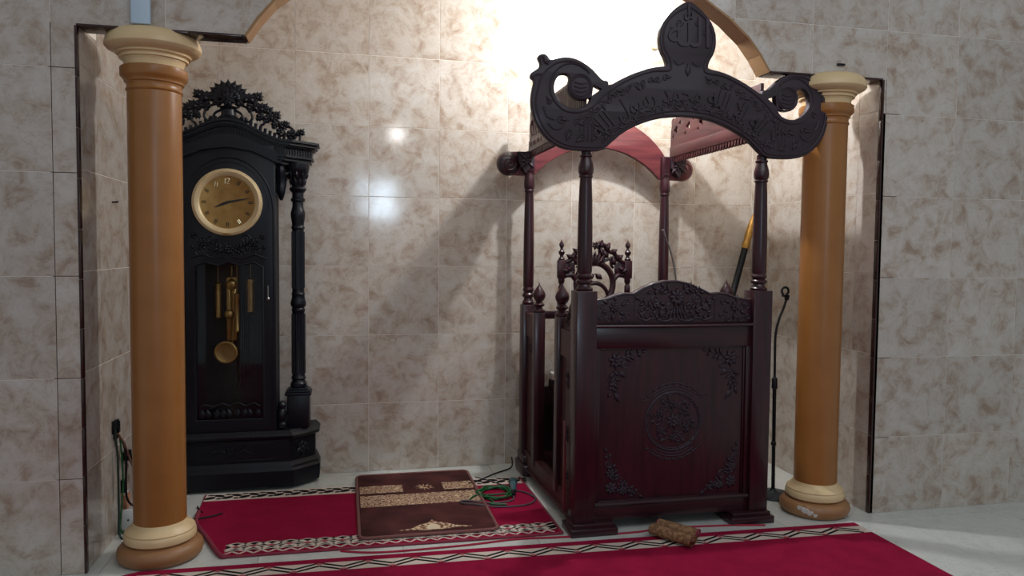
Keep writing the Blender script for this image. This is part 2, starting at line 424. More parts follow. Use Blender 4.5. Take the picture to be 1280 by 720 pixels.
# dark brown tile trim on the jamb edges and under the flat parts of the lintel, tan edge along the arch
def trim(name, parts, m):
    r = None
    for k, (x0, x1, y0, y1, z0, z1) in enumerate(parts):
        bm = NB(); box(bm, x0, x1, y0, y1, z0, z1, .001)
        if r is None: r = struct(obj(name, bm, m))
        else: obj('tile', bm, m, r)
    return r
zs = [i*.195 for i in range(11)]
trim('trim_1', [(XL-.006, XL+.003, -.003, .022, z+.001, min(z+.194, HT)) for z in zs], DTRIM)
trim('trim_2', [(XR-.003, XR+.006, -.003, .022, z+.001, min(z+.194, HT)) for z in zs], DTRIM)
xs = [XL+.003+i*.2 for i in range(4)]
trim('trim_3', [(x, min(x+.199, XC-1.17), -.003, TH, HT-.008, HT+.001) for x in xs if x < XC-1.17], DTRIM)
trim('trim_4', [(max(XR-.003-(i+1)*.2+.001, XC+1.17), XR-.003-i*.2, -.003, TH, HT-.008, HT+.001) for i in range(4) if XR-i*.2 > XC+1.17], DTRIM)
bm = NB()
ap = [(XC+a, b) for a, b in ARC]
inn = [(XC+a*.993, b-.007) for a, b in ARC]
for i in range(len(ap)-1):
    q = [bm.verts.new((p[0], y, p[1])) for y in (-.003, TH+.002) for p in (ap[i], ap[i+1], inn[i+1], inn[i])]
    for f in ((0, 1, 2, 3), (7, 6, 5, 4), (3, 2, 6, 7), (0, 4, 5, 1)): bm.faces.new([q[k] for k in f])
struct(obj('trim_5', bm, TAN))
# floor
bm = NB(); box(bm, WX0, WX1, -4.2, D+.1, -.06, -.004); floor = struct(obj('floor', bm, FGROUT, smooth=False))
MFl = Matrix.Rotation(-PI/2, 4, 'X') @ Matrix.Identity(4)
MFl = Matrix.Translation((0, 0, -.0035)) @ Matrix.Rotation(-PI/2, 4, 'X')
for a, b in cols(2.645, WX0, WX1, .6):
    for c, d in cols(-.105, -4.2, D, .6):
        tile(floor, [(a+.001, c+.001), (b-.001, c+.001), (b-.001, d-.001), (a+.001, d-.001)], MFl, FT, .0035)

# ================================================================= COLUMNS
def column(x, y, label):
    t = thing('column', label, 'column', (x, y, 0), 'columns at the niche opening')
    bm = NB()
    lathe(bm, [(.14, 0), (.152, .004), (.163, .016), (.168, .034), (.165, .052), (.153, .066), (.135, .074), (.12, .078)], x, y, 48)
    base = obj('base_ring', bm, OCHW, t)
    if x > 0:
        bm = NB()
        for a, z, r, s in [(-2.6, .052, .1655, .018), (-2.45, .045, .167, .024), (-2.3, .037, .168, .02), (-2.15, .028, .1675, .014), (-.9, .018, .1645, .014), (-.75, .02, .165, .02), (-.55, .026, .167, .016), (-1.05, .012, .161, .009)]:
            F = Face((x+(r-.0014)*math.cos(a), y+(r-.0014)*math.sin(a), z), (-math.sin(a), math.cos(a), 0), (0, 0, 1))
            dome(bm, F, 0, 0, s*.7, .0035, 7); dome(bm, F, s*.6, .004, s*.4, .003, 6)
        obj('chipped_patch', bm, CHIP, base)
    bm = NB()
    lathe(bm, [(.118, .076), (.130, .079), (.139, .086), (.141, .098), (.139, .112), (.135, .118), (.136, .124), (.130, .130), (.118, .138), (.110, .148), (.106, .158), (.1, .160)], x, y, 48)
    obj('base_moulding', bm, CREAM, t)
    bm = NB(); lathe(bm, [(.1, .155), (.1025, .158), (.1025, 1.925), (.098, 1.93)], x, y, 48); obj('shaft', bm, OCHRE, t)
    bm = NB(); lathe(bm, [(.1, 1.920), (.105, 1.923), (.108, 1.929), (.105, 1.935), (.103, 1.947), (.106, 1.955), (.112, 1.959), (.112, 1.965), (.116, 1.971), (.124, 1.979), (.127, 1.985), (.127, 2.015), (.122, 2.019), (.1, 2.020)], x, y, 48)
    obj('necking', bm, OCHRE, t)
    bm = NB(); lathe(bm, [(.1,2.015),(.112,2.017),(.114,2.041),(.119,2.047),(.119,2.050),(.129,2.052),(.130,2.060),(.125,2.063),(.126,2.066),(.140,2.068),(.142,2.074),(.138,2.077),(.158,2.082),(.174,2.090),(.181,2.098),(.181,2.112),(.177,2.126),(.169,2.140),(.158,2.151),(.145,2.158),(.1,2.159)], x, y, 48); obj('capital', bm, CREAM, t)
    return t
column(-.757, .125, 'ochre round column with cream capital beside the grandfather clock')
column(2.312, .09, 'ochre round column with chipped white base patches, right of the pulpit')
bm = NB(); box(bm, -.805, -.735, -.028, -.001, 2.1595, 2.75, .006)
tag(obj('cable_casing', bm, PBLU), 'pale blue-white casing rising above the capital of the column by the clock', 'casing')

# ================================================================= CLOCK
KX, KY = -.595, .93
ck = thing('grandfather_clock', 'tall blue-black carved grandfather clock with a gold dial behind the left column', 'clock', (KX, 1.05, 0))
def plan(l, r, yf, ch, yb=1.18): return [(KX-l, yb), (KX-l, yf+ch), (KX-l+ch*.9, yf), (KX+r-ch*1.1, yf), (KX+r, yf+ch), (KX+r, yb)]
def stack(bm, lv):
    """lofted plan outlines: (z, left, right, front, chamfer)"""
    rings = [[bm.verts.new((p[0], p[1], z)) for p in plan(l, r, yf, ch)] for z, l, r, yf, ch in lv]
    bm.faces.new(rings[0]); bm.faces.new(rings[-1][::-1])
    for A, B in zip(rings, rings[1:]):
        for i in range(6): bm.faces.new((A[i], A[(i+1) % 6], B[(i+1) % 6], B[i]))
def off(lv, L=.385, R=.435, Y=.945, ch=.12): return [(z, L+e*.4, R+e, Y-e, ch) for z, e in lv]
bm = NB(); stack(bm, off([(.02, .018), (.045, .022), (.105, .022), (.118, .014), (.128, .012), (.14, .004), (.15, 0)])); obj('plinth_moulding', bm, BLK, ck, angle=25)
for x in (KX-.33, KX+.35):
    bm = NB(); lathe(bm, [(.028, 0), (.034, .006), (.034, .02), (.024, .03)], x, .985 if x < KX else 1.08, 16); obj('foot', bm, BLK, ck)
bm = NB(); stack(bm, off([(.148, -.004), (.272, -.004)])); pl = obj('plinth', bm, BLK, ck)
F = Face((KX, .949, .21), (1, 0, 0), (0, 0, 1))
bm = NB(); rosette(bm, F, 0, 0, .028, 7, .008)
for s in (-1, 1): sprig(bm, F, [(s*.02, 0), (s*.06, .012), (s*.11, -.006)], .004, .03, 4, .007)
for (a, b, c, d) in ((-.22, .22, -.048, -.042), (-.22, .22, .042, .048)): box(bm, KX+a, KX+b, .944, .95, .21+c, .21+d, .001)
obj('carving', bm, BLK, pl)
F2 = Face((KX+.435-.068, .949+.058, .21), (.132, .12, 0), (0, 0, 1))
bm = NB(); rosette(bm, F2, 0, 0, .05, 6, .009, .5)
for a in range(4): spiral(bm, F2, .055*math.cos(a*PI/2+.78), .035*math.sin(a*PI/2+.78), .018, 1.2, a, 1, .003)
obj('carving', bm, BLK, pl)
bm = NB(); stack(bm, off([(.27, -.002), (.276, .010), (.282, .018), (.295, .022), (.302, .018), (.312, .006), (.32, 0)])); obj('waist_moulding', bm, BLK, ck, angle=25)
# pedestals, columns and capitals, left and right
for s, px in ((-1, KX-.33), (1, KX+.345)):
    yc = 1.055
    bm = NB(); box(bm, px-.058, px+.058, yc-.06, 1.17, .318, .50, .006)
    pb = obj('pedestal', bm, BLK, ck)
    bm = NB()
    for z0, z1, e in ((.498, .512, .07), (.512, .524, .062), (.524, .534, .05)): box(bm, px-e, px+e, yc-e, yc+e, z0, z1, .003)
    obj('pedestal_cap', bm, BLK, pb)
    prof = [(.036, .53), (.044, .54), (.044, .556), (.036, .566), (.034, .576), (.04, .584), (.036, .594), (.033, .60), (.033, .95), (.036, .957), (.036, .965), (.032, .972), (.04, .985), (.042, 1.0), (.036, 1.02), (.033, 1.04), (.037, 1.048), (.033, 1.056), (.032, 1.07), (.031, 1.40), (.036, 1.407), (.036, 1.415), (.031, 1.423), (.033, 1.44), (.038, 1.47), (.039, 1.49), (.034, 1.51), (.029, 1.53), (.029, 1.55), (.038, 1.558), (.038, 1.568), (.03, 1.576), (.03, 1.60), (.04, 1.61), (.046, 1.62), (.04, 1.63)]
    bm = NB(); lathe(bm, prof, px, yc, 20)
    for k in range(14):   # reeding on the two shafts
        a = 2*PI*k/14
        for z0, z1, r in ((.61, .94, .033), (1.08, 1.39, .031)): tube(bm, [(px+r*math.cos(a), yc+r*math.sin(a), z0), (px+r*math.cos(a), yc+r*math.sin(a), z1)], .0045, 5)
    obj('turned_column', bm, BLK, ck)
    bm = NB(); lathe(bm, [(.03, 1.625), (.033, 1.64), (.042, 1.69), (.056, 1.715), (.062, 1.73), (.062, 1.76)], px, yc, 16)
    for k in range(10):
        a = 2*PI*k/10; F = Face((px+.034*math.cos(a), yc+.034*math.sin(a), 1.635), (-math.sin(a), math.cos(a), 0), (math.cos(a)*.25, math.sin(a)*.25, 1))
        leaf(bm, F, 0, 0, .05, .022, PI/2, .005); leaf(bm, F, .012, .04, .045, .018, PI/2, .007)
    obj('capital', bm, BLK, ck)
    # applied acanthus bracket between trunk and column, lower knob
    qx = px-s*.085
    F = Face((qx, yc-.03, 1.66), (1, 0, 0), (0, 0, 1))
    bm = NB()
    for k in range(5): leaf(bm, F, 0, .02-k*.02, .06, .035, PI/2+(k-2)*.5, .02)
    tube(bm, [(qx, yc-.02, 1.56), (qx, yc-.04, 1.60), (qx, yc-.03, 1.66), (qx, yc-.05, 1.72), (qx, yc-.03, 1.75)], [.008, .022, .03, .024, .012], 8, 4)
    obj('acanthus_bracket', bm, BLK, ck)
    bm = NB(); lathe(bm, [(.012, .32), (.026, .33), (.026, .35), (.016, .36), (.024, .385), (.026, .41), (.014, .43), (.018, .44), (.02, .455), (.01, .47), (.001, .475)], qx+s*.002, yc-.075, 14); obj('baluster', bm, BLK, ck)
# trunk: hollow case with a glazed door
TL, TR, TY = KX-.24, KX+.235, .975
bm = NB(); box(bm, TL, TR, 1.15, 1.175, .318, 1.86); box(bm, TL, TL+.02, TY, 1.15, .318, 1.86); box(bm, TR-.02, TR, TY, 1.15, .318, 1.86)
box(bm, TL+.02, TR-.02, TY+.03, 1.15, .318, .325); tr = obj('case', bm, BLKI, ck)
def tarc(w, z, r, n=14): return [(KX+w*math.cos(PI*k/n), z+r*math.sin(PI*k/n)) for k in range(n+1)]
outer = [(-.24, .32), (.235, .32), (.235, 1.84), (-.24, 1.84)]
hole = [(-.165, .385), (.165, .385), (.165, 1.20), (.12, 1.222), (.05, 1.205), (0, 1.225), (-.05, 1.205), (-.12, 1.222), (-.165, 1.20)]
dr = board('door', [outer, hole], .014, .003, BLK, ck, (KX, TY-.008, 0))
bm = NB()
F = Face((KX, TY-.022, 0), (1, 0, 0), (0, 0, 1))
stroke(bm, F, [(p[0]*1.03, p[1]) for p in hole+[hole[0]]], .006, .7, 0)
stroke(bm, F, [(p[0]-KX, p[1]) for p in tarc(.225, 1.50, .27)], .006, .7, 0)
stroke(bm, F, [(p[0]-KX, p[1]) for p in tarc(.205, 1.50, .245)], .003, .7, 0)
for s in (-1, 1): stroke(bm, F, [(s*.225, .34), (s*.225, 1.50)], .005, .7, 0)
obj('bead_moulding', bm, BLK, dr)
bm = NB()
for u, v, r in ((-.13, 1.325, .03), (0, 1.29, .034), (.13, 1.325, .03), (-.17, 1.36, .02), (.17, 1.36, .02)): rosette(bm, F, u, v, r, 7, .012)
for s in (-1, 1):
    sprig(bm, F, [(s*.03, 1.285), (s*.07, 1.30), (s*.11, 1.33)], .005, .04, 4, .01)
    spiral(bm, F, s*.085, 1.345, .026, 1.4, 0, s, .005); spiral(bm, F, s*.14, 1.275, .024, 1.3, PI, -s, .005, None)
    stroke(bm, F, [(s*.02, 1.25), (s*.08, 1.245), (s*.13, 1.262), (s*.19, 1.24)], .006)
    for k in range(6): leaf(bm, F, s*(.04+k*.026), 1.27+.004*k, .03, .016, PI/2+s*(.4-k*.2), .009)
obj('carving', bm, BLK, dr)
bm = NB(); stroke(bm, F, [(-.15, .455), (-.12, .47), (-.08, .458), (-.04, .474), (0, .462), (.04, .476), (.08, .46), (.12, .472), (.15, .455)], .004)
for k in range(9): leaf(bm, F, -.14+k*.035, .40, .045, .03, PI/2+.25*math.sin(k*2), .004)
bm2 = bm; obj('scalloped_apron', bm2, BLK, dr)
bm = NB(); box(bm, KX-.168, KX+.168, TY-.004, TY-.001, .385, 1.222); obj('glass_pane', bm, GLASS, dr, smooth=False)
for x, z, zz in ((.20, 1.01, 1.22),):
    bm = NB(); tube(bm, [(KX+.197, TY-.03, 1.03), (KX+.197, TY-.03, 1.10)], .004, 8); lathe(bm, [(.006, 1.02), (.009, 1.03), (.004, 1.04)], KX+.197, TY-.03, 10); obj('key', bm, STEEL, dr)
# dial
DC = Vector((KX-.003, TY-.03, 1.535))
def ring(bm, prof, seg=48):
    lathe(bm, prof, 0, 0, seg, Matrix.Translation(DC) @ Matrix.Rotation(PI/2, 4, 'X'))
bm = NB(); ring(bm, [(.14, -.012), (.172, -.012), (.176, 0), (.173, .012), (.160, .018), (.146, .014), (.137, .004), (.137, -.002), (.12, -.004)]); rim = obj('dial_rim', bm, RIMM, ck)
bm = NB(); ring(bm, [(.138, -.010), (.138, -.001), (.0, .0005)]); dl = obj('dial', bm, DIAL, ck)
bm = NB(); ring(bm, [(.132, 0), (.1375, 0), (.1375, .003), (.132, .002)]); obj('dial_ring', bm, BRASS, dl)
FD = Face(DC, (1, 0, 0), (0, 0, 1))
bm = NB(); bm3 = NB()
for h in range(12):
    a = PI/2-h*PI/6
    if h in (0, 11): continue
    for dv in (-.004, .004):
        u0 = .104*math.cos(a)-dv*math.sin(a); v0 = .104*math.sin(a)+dv*math.cos(a); u1 = .127*math.cos(a)-dv*math.sin(a); v1 = .127*math.sin(a)+dv*math.cos(a)
        stroke(bm3 if h in (5,) else bm, FD, [(u0, v0), (u1, v1)], .0026, .6, 0, .0015)
obj('hour_marks', bm, INK, dl)
stroke(bm3, FD, [(-.010, .095), (-.010, .125)], .003, .6, 0, .001)
stroke(bm3, FD, [(-.004, .118), (.002, .125), (.010, .120), (.008, .110), (-.003, .096), (.011, .096)], .003, .6, 3, .001)
stroke(bm3, FD, [(-.062, .082), (-.058, .108)], .003, .6, 0, .001); stroke(bm3, FD, [(-.050, .080), (-.047, .104)], .003, .6, 0, .001)
stroke(bm3, FD, [(-.022, .054), (0, .056), (.018, .054)], .0018, .6, 2, .001)
obj('silver_numerals', bm3, SILV, dl)
def hand(ang, L, w0, tail, z):
    bm = NB(); c, s = math.cos(ang), math.sin(ang); pts = [(-tail, w0*.5), (0, w0*.9), (L*.5, w0*.75), (L, w0*.15), (L, -w0*.15), (L*.5, -w0*.75), (0, -w0*.9), (-tail, -w0*.5)]
    A = [bm.verts.new(FD.p(a*c-b*s, a*s+b*c, z)) for a, b in pts]; B = [bm.verts.new(FD.p(a*c-b*s, a*s+b*c, z+.0012)) for a, b in pts]
    bm.faces.new(A); bm.faces.new(B)
    for i in range(8): bm.faces.new((A[i], A[(i+1) % 8], B[(i+1) % 8], B[i]))
    return bm
obj('hour_hand', hand(math.radians(203), .070, .0075, .016, .006), INK, dl)
obj('minute_hand', hand(math.radians(12), .112, .006, .022, .008), INK, dl)
bm = NB(); dome(bm, FD, 0, 0, .007, .012); obj('hub', bm, INK, dl)
bm = NB(); box(bm, DC.x-.022, DC.x+.022, DC.y-.0175, DC.y-.012, DC.z-.170, DC.z-.158, .001); obj('maker_plate', bm, BRASS, rim)
# pendulum and weights behind the glass
def weight(x, y, z0, z1, r):
    bm = NB(); lathe(bm, [(.001, z0-.012), (.004, z0-.01), (r*.6, z0-.004), (r*1.1, z0), (r*1.1, z0+.008), (r, z0+.01), (r, z1-.01), (r*1.1, z1-.008), (r*1.1, z1), (r*.5, z1+.006), (.002, z1+.012), (.002, 1.24)], x, y, 18)
    obj('weight', bm, BRASS, ck)
weight(KX-.066, 1.03, .925, 1.105, .016); weight(KX+.100, 1.03, .955, 1.13, .022); weight(KX+.030, 1.025, .85, 1.05, .014)
bm = NB()
tube(bm, [(KX, 1.05, 1.20), (KX, 1.05, .74)], .004, 6); box(bm, KX-.026, KX-.006, 1.045, 1.053, .80, 1.14, .002); box(bm, KX+.004, KX+.024, 1.045, 1.053, .80, 1.14, .002)
dome(bm, Face((KX, 1.05, 1.10), (1, 0, 0), (0, 0, 1)), 0, 0, .032, .02, 14); dome(bm, Face((KX-.014, 1.045, .94), (1, 0, 0), (0, 0, 1)), 0, 0, .026, .012, 14)
pd = obj('pendulum_rod', bm, BRASS, ck)
bm = NB(); lathe(bm, [(.0, -.01), (.05, -.006), (.062, 0), (.060, .006), (.052, .008), (.045, .005), (.0, .010)], 0, 0, 32, Matrix.Translation((KX-.03, 1.04, .735)) @ Matrix.Rotation(PI/2, 4, 'X')); obj('pendulum_bob', bm, BRASS, ck)
bm = NB()
for k in range(7): tube(bm, [(KX+.02+.01*k, 1.12, .5+.02*k), (KX+.02+.01*k, 1.12, 1.1)], .0025, 6)
obj('chime_rods', bm, STEEL, ck)
# hood: arched cornice
def arch_top(x, base, rise, w):
    t = min(1, abs(x)/w); return base+rise*(math.cos(t*PI)*.5+.5)
def cornice(bm, z0, z1, e, rise):
    """one moulding band that follows the arched top, mitred round the chamfered corners"""
    n = 24; P = plan(.385+e*.4, .435+e, .945-e, .12)
    path = [Vector(P[0]), Vector(P[1])] + [Vector(P[2]).lerp(Vector(P[3]), k/n) for k in range(n+1)] + [Vector(P[4]), Vector(P[5])]
    lo = []; hi = []
    for p in path:
        x = p.x-KX; r = arch_top(x, 0, rise, .30)
        lo.append(bm.verts.new((p.x, p.y, z0+r))); hi.append(bm.verts.new((p.x, p.y, z1+r)))
    lo2 = []; hi2 = []
    for p in path:
        x = p.x-KX; r = arch_top(x, 0, rise, .30); lo2.append(bm.verts.new((p.x, 1.18, z0+r))); hi2.append(bm.verts.new((p.x, 1.18, z1+r)))
    for i in range(len(path)-1):
        for q in ((lo[i], lo[i+1], hi[i+1], hi[i]), (hi[i], hi[i+1], hi2[i+1], hi2[i]), (lo[i+1], lo[i], lo2[i], lo2[i+1])): 
            if len(set(q)) == 4: bm.faces.new(q)
bm = NB()
for z0, z1, e, rs in ((1.745, 1.765, -.035, .09), (1.765, 1.782, -.02, .09), (1.782, 1.79, -.008, .092), (1.79, 1.835, -.015, .094), (1.835, 1.843, 0, .096), (1.843, 1.858, .012, .096), (1.858, 1.87, .024, .098)): cornice(bm, z0, z1, e, rs)
co = obj('cornice', bm, BLK, ck, angle=20)
bm = NB()
P = plan(.385-.004, .435-.013, .945+.013, .12)
for (A, B, n) in ((P[2], P[3], 40), (P[3], P[4], 10)):
    for k in range(n):
        p = Vector(A).lerp(Vector(B), (k+.5)/n); r = arch_top(p.x-KX, 0, .094, .30); tube(bm, [(p.x, p.y, 1.796+r), (p.x, p.y, 1.829+r)], .003, 5)
obj('reeding', bm, BLK, co)
bm = NB(); prism(bm, [(KX-.24, 1.745), (KX-.20, 1.77), (KX-.12, 1.805), (KX, 1.822), (KX+.12, 1.805), (KX+.20, 1.77), (KX+.25, 1.745)] + [(KX+.25-.49*k/16, 1.80+arch_top(.25-.49*k/16, 0, .09, .30)) for k in range(17)], 'y', .930, .960); obj('hood_board', bm, BLK, ck)
# pierced crown of leaves
F = Face((KX, .99, 0), (1, 0, 0), (0, 0, 1)); FB = Face((KX, .99, 0), (-1, 0, 0), (0, 0, 1))
bm = NB()
def maple(u, v, r, a):
    r *= 1.22
    for f, sg in ((F, 1), (FB, -1)):
        for k in range(5): leaf(bm, f, sg*u, v, r*(1 if k == 2 else .82), r*.62, (a if sg == 1 else PI-a)+(k-2)*.62, .016)
    dome(bm, F, u, v, r*.34, .02, 8)
lathe(bm, [(.075, 1.955), (.06, 1.975), (.04, 1.99), (.036, 2.02), (.05, 2.035), (.02, 2.04)], KX, .995, 20)
for k in range(11):
    a = -.15+(PI+.3)*k/10; maple(.045*math.cos(a), 2.085+.032*math.sin(a), .052, a)
rosette(bm, Face((KX, .968, 2.075), (1, 0, 0), (0, 0, 1)), 0, 0, .05, 9, .014); rosette(bm, Face((KX, .96, 2.075), (1, 0, 0), (0, 0, 1)), 0, 0, .028, 6, .012, .5)
for s in (-1, 1):
    for u, v, r, a in ((.085, 2.075, .040, 1.0), (.115, 2.075, .042, .7), (.145, 2.09, .034, .9), (.10, 2.035, .036, .2), (.135, 2.035, .038, .4), (.165, 2.03, .040, .8), (.15, 1.995, .032, -.6), (.195, 2.02, .034, .7), (.185, 1.985, .034, -.4), (.215, 1.985, .036, .6), (.238, 1.998, .030, .9), (.225, 1.955, .03, -.3), (.265, 1.945, .034, .8), (.285, 1.955, .026, .5), (.25, 1.925, .028, -.5), (.305, 1.915, .03, -.8), (.325, 1.90, .026, .2), (.365, 1.915, .026, .9), (.352, 1.905, .022, 1.8)):
        if s < 0 and u > .33: continue
        maple(s*u, v, r, a if s > 0 else PI-a)
    for pts in ([(.03, 2.02), (.065, 2.0), (.075, 1.965), (.05, 1.955)], [(.05, 2.05), (.10, 2.03), (.12, 1.985), (.10, 1.96), (.085, 1.985)], [(.12, 2.05), (.17, 2.01), (.18, 1.96), (.16, 1.945)], [(.18, 2.03), (.225, 1.99), (.235, 1.93)], [(.22, 2.0), (.26, 1.96), (.285, 1.91), (.26, 1.895)], [(.27, 1.95), (.305, 1.945), (.335, 1.92), (.338, 1.89), (.32, 1.88), (.31, 1.895)], [(.36, 1.87), (.362, 1.90), (.366, 1.92)]):
        tube(bm, [F.p(s*a, b, .006) for a, b in pts], .007, 6, 5)
for s in (-1, 1):
    for k in range(12):
        u = .06+k*.024; zb = 1.868+arch_top(u, 0, .098, .30); tube(bm, [F.p(s*u, zb-.005, 0), F.p(s*(u+.006), zb+.03, .004)], .009, 6)
obj('crown_carving', bm, BLK, ck)

# ================================================================= PULPIT
PX = 1.508
pu = thing('pulpit', 'large dark mahogany mosque pulpit with four turned posts and a carved arched canopy', 'pulpit', (PX, .52, 0))
FLx, FRx, RLx, RRx, FY, RY = 1.066, 1.945, 1.045, 1.887, .049, 1.03
def turned(bm, x, y, sc, zsq, ztop, hw):
    box(bm, x-hw, x+hw, y-hw, y+hw, .055, zsq, .004)
    H = ztop-zsq; r = sc
    prof = [(.9, 0), (.98, .006), (1.0, .02), (.75, .035), (.7, .05), (.95, .06), (.97, .075), (.72, .09), (.9, .10), (.92, .11), (.78, .125),
            (.86, .14), (.86, .30), (.84, .45), (.80, .60), (.74, .72), (.68, .795), (.70, .80), (.80, .805), (.80, .815), (.72, .82), (.85, .835), (.90, .86), (.86, .885), (.72, .92), (.62, .94), (.66, .945), (.74, .95), (.74, .96), (.60, .965), (.60, 1.0)]
    lathe(bm, [(r*a, zsq-.002+H*b) for a, b in prof], x, y, 24)
for x, y, r, zs_, zt, hw in ((FLx, FY, .040, 1.118, 1.76, .0485), (FRx, FY, .040, 1.118, 1.765, .0485), (RLx, RY, .036, .985, 1.80, .040), (RRx, RY, .036, .985, 1.80, .040)):
    bm = NB(); turned(bm, x, y, r, zs_, zt, hw)
    if y > .5: box(bm, x-.026, x+.026, y-.02, y+.02, 1.74, 1.87, .004)
    obj('post', bm, MAH, pu)
# feet: stepped blocks
for (x0, x1, y0, y1) in ((.995, 1.22, -.03, .12), (1.79, 2.015, -.03, .12)):
    bm = NB(); box(bm, x0+.014, x1-.014, y0+.014, y1, .0345, .055, .003); box(bm, x0, x1, y0, y1, .002, .036, .003); obj('foot', bm, MAHX, pu)
for x in (RLx, RRx):
    bm = NB(); box(bm, x-.055, x+.055, .90, 1.10, .002, .07, .012); box(bm, x-.045, x+.045, .93, 1.09, .07, .12, .01); obj('foot', bm, MAH, pu)
# front: rails, stiles, sunk panel
x0, x1 = FLx+.04, FRx-.04
bm = NB(); box(bm, x0, x1, .02, .07, .055, .13, .003); rl = obj('bottom_rail', bm, MAHX, pu)
bm = NB(); tube(bm, [(x0+.012, .016, .130), (x1-.012, .016, .130)], .011, 10); obj('rail_moulding', bm, MAHX, rl)
bm = NB(); box(bm, x0, x1, .02, .07, .853, .957, .003); obj('top_rail', bm, MAHX, pu)
for xa, xb in ((x0, x0+.030), (x1-.030, x1)):
    bm = NB(); box(bm, xa, xb, .022, .068, .13, .853, .003); obj('stile', bm, MAH, pu)
bm = NB(); box(bm, x0+.02, x1-.02, .042, .058, .12, .86); fp = obj('front_panel', bm, MAH, pu, smooth=False)
bm = NB()
for a, b, c, d in ((x0+.03, x1-.03, .845, .853), (x0+.03, x1-.03, .131, .139), (x0+.03, x0+.038, .131, .853), (x1-.038, x1-.03, .131, .853)): box(bm, a, b, .034, .043, c, d, .002)
obj('panel_bead', bm, MAH, fp)
F = Face((1.512, .042, .50), (1, 0, 0), (0, 0, 1))
bm = NB()
for r, wdt in ((.138, .006), (.128, .003)): stroke(bm, F, [(r*math.cos(a*PI/24), r*math.sin(a*PI/24)) for a in range(49)], wdt, .8, 0)
for k in range(24):     # rope edge
    a = 2*PI*k/24; dome(bm, F, .1335*math.cos(a), .1335*math.sin(a), .006, .006, 6)
rosette(bm, F, 0, 0, .042, 8, .011)
for k in range(6):
    a = PI/6+k*PI/3; c, s = math.cos(a), math.sin(a)
    rosette(bm, F, .078*c, .078*s, .024, 6, .009); spiral(bm, F, .078*math.cos(a+.52), .078*math.sin(a+.52), .02, 1.3, a, 1, .0035)
    sprig(bm, F, [(.045*c, .045*s), (.075*math.cos(a+.3), .075*math.sin(a+.3)), (.108*math.cos(a+.25), .108*math.sin(a+.25))], .0035, .026, 3, .008)
    leaf(bm, F, .09*math.cos(a+.5), .09*math.sin(a+.5), .032, .02, a+.5, .008)
for sg in (1, -1):      # crescents above and below
    for q in (.152, .166, .182):
        wd_ = .55+.25*(q-.15)/.03 if sg < 0 else .75
        stroke(bm, F, [(q*math.sin(t*wd_/6)*1.0, sg*q*math.cos(t*wd_/6)) for t in range(-6, 7)], .0035, .7, 0)
    for k in range(9):
        t = (k-4)*.2; leaf(bm, F, .170*math.sin(t), sg*.170*math.cos(t), .022, .014, sg*(PI/2)-t*sg, .006)
for sx in (-1, 1): spiral(bm, F, sx*.15, .115, .016, 1.2, 0, sx, .003)
obj('medallion_carving', bm, MAHD, fp)
for sx in (-1, 1):
    for sz in (-1, 1):
        bm = NB(); F = Face((1.512+sx*.345, .042, .492+sz*.345), (1, 0, 0), (0, 0, 1)) # corner; draws inward
        q = lambda a, b: (-sx*a, -sz*b)
        if sz > 0:
            rosette(bm, F, *q(.055, .045), .042, 7, .012); 
            sprig(bm, F, [q(.09, .03), q(.13, .02), q(.18, .005)], .005, .04, 3, .01)
            sprig(bm, F, [q(.045, .09), q(.05, .14), q(.03, .19)], .005, .042, 4, .01)
            spiral(bm, F, *q(.035, .13), .024, 1.4, 0, sx, .005); spiral(bm, F, *q(.10, .07), .022, 1.2, 0, -sx, .004)
            leaf(bm, F, *q(.05, .19), .06, .03, -PI/2-sx*.5, .01); leaf(bm, F, *q(.07, .09), .05, .03, -PI/4*(1 if sx < 0 else 3), .01)
        else:
            for k, (a, b, r) in enumerate(((.04, .05, .036), (.10, .035, .028), (.035, .12, .028))): rosette(bm, F, *q(a, b), r, 7, .010, k)
            sprig(bm, F, [q(.08, .05), q(.12, .05), q(.18, .01)], .005, .038, 4, .01); sprig(bm, F, [q(.05, .08), q(.05, .13), q(.015, .22)], .005, .038, 5, .01)
            spiral(bm, F, *q(.085, .085), .026, 1.4, 0, sx, .004); spiral(bm, F, *q(.14, .022), .018, 1.2, 0, sx, .004); spiral(bm, F, *q(.022, .165), .018, 1.2, 0, sx, .004)
            for k in range(4): leaf(bm, F, *q(.05+.03*k, .02), .03, .018, -PI/2+PI*(sz < 0)+.3*k, .007)
        obj('corner_carving', bm, MAHD, fp)
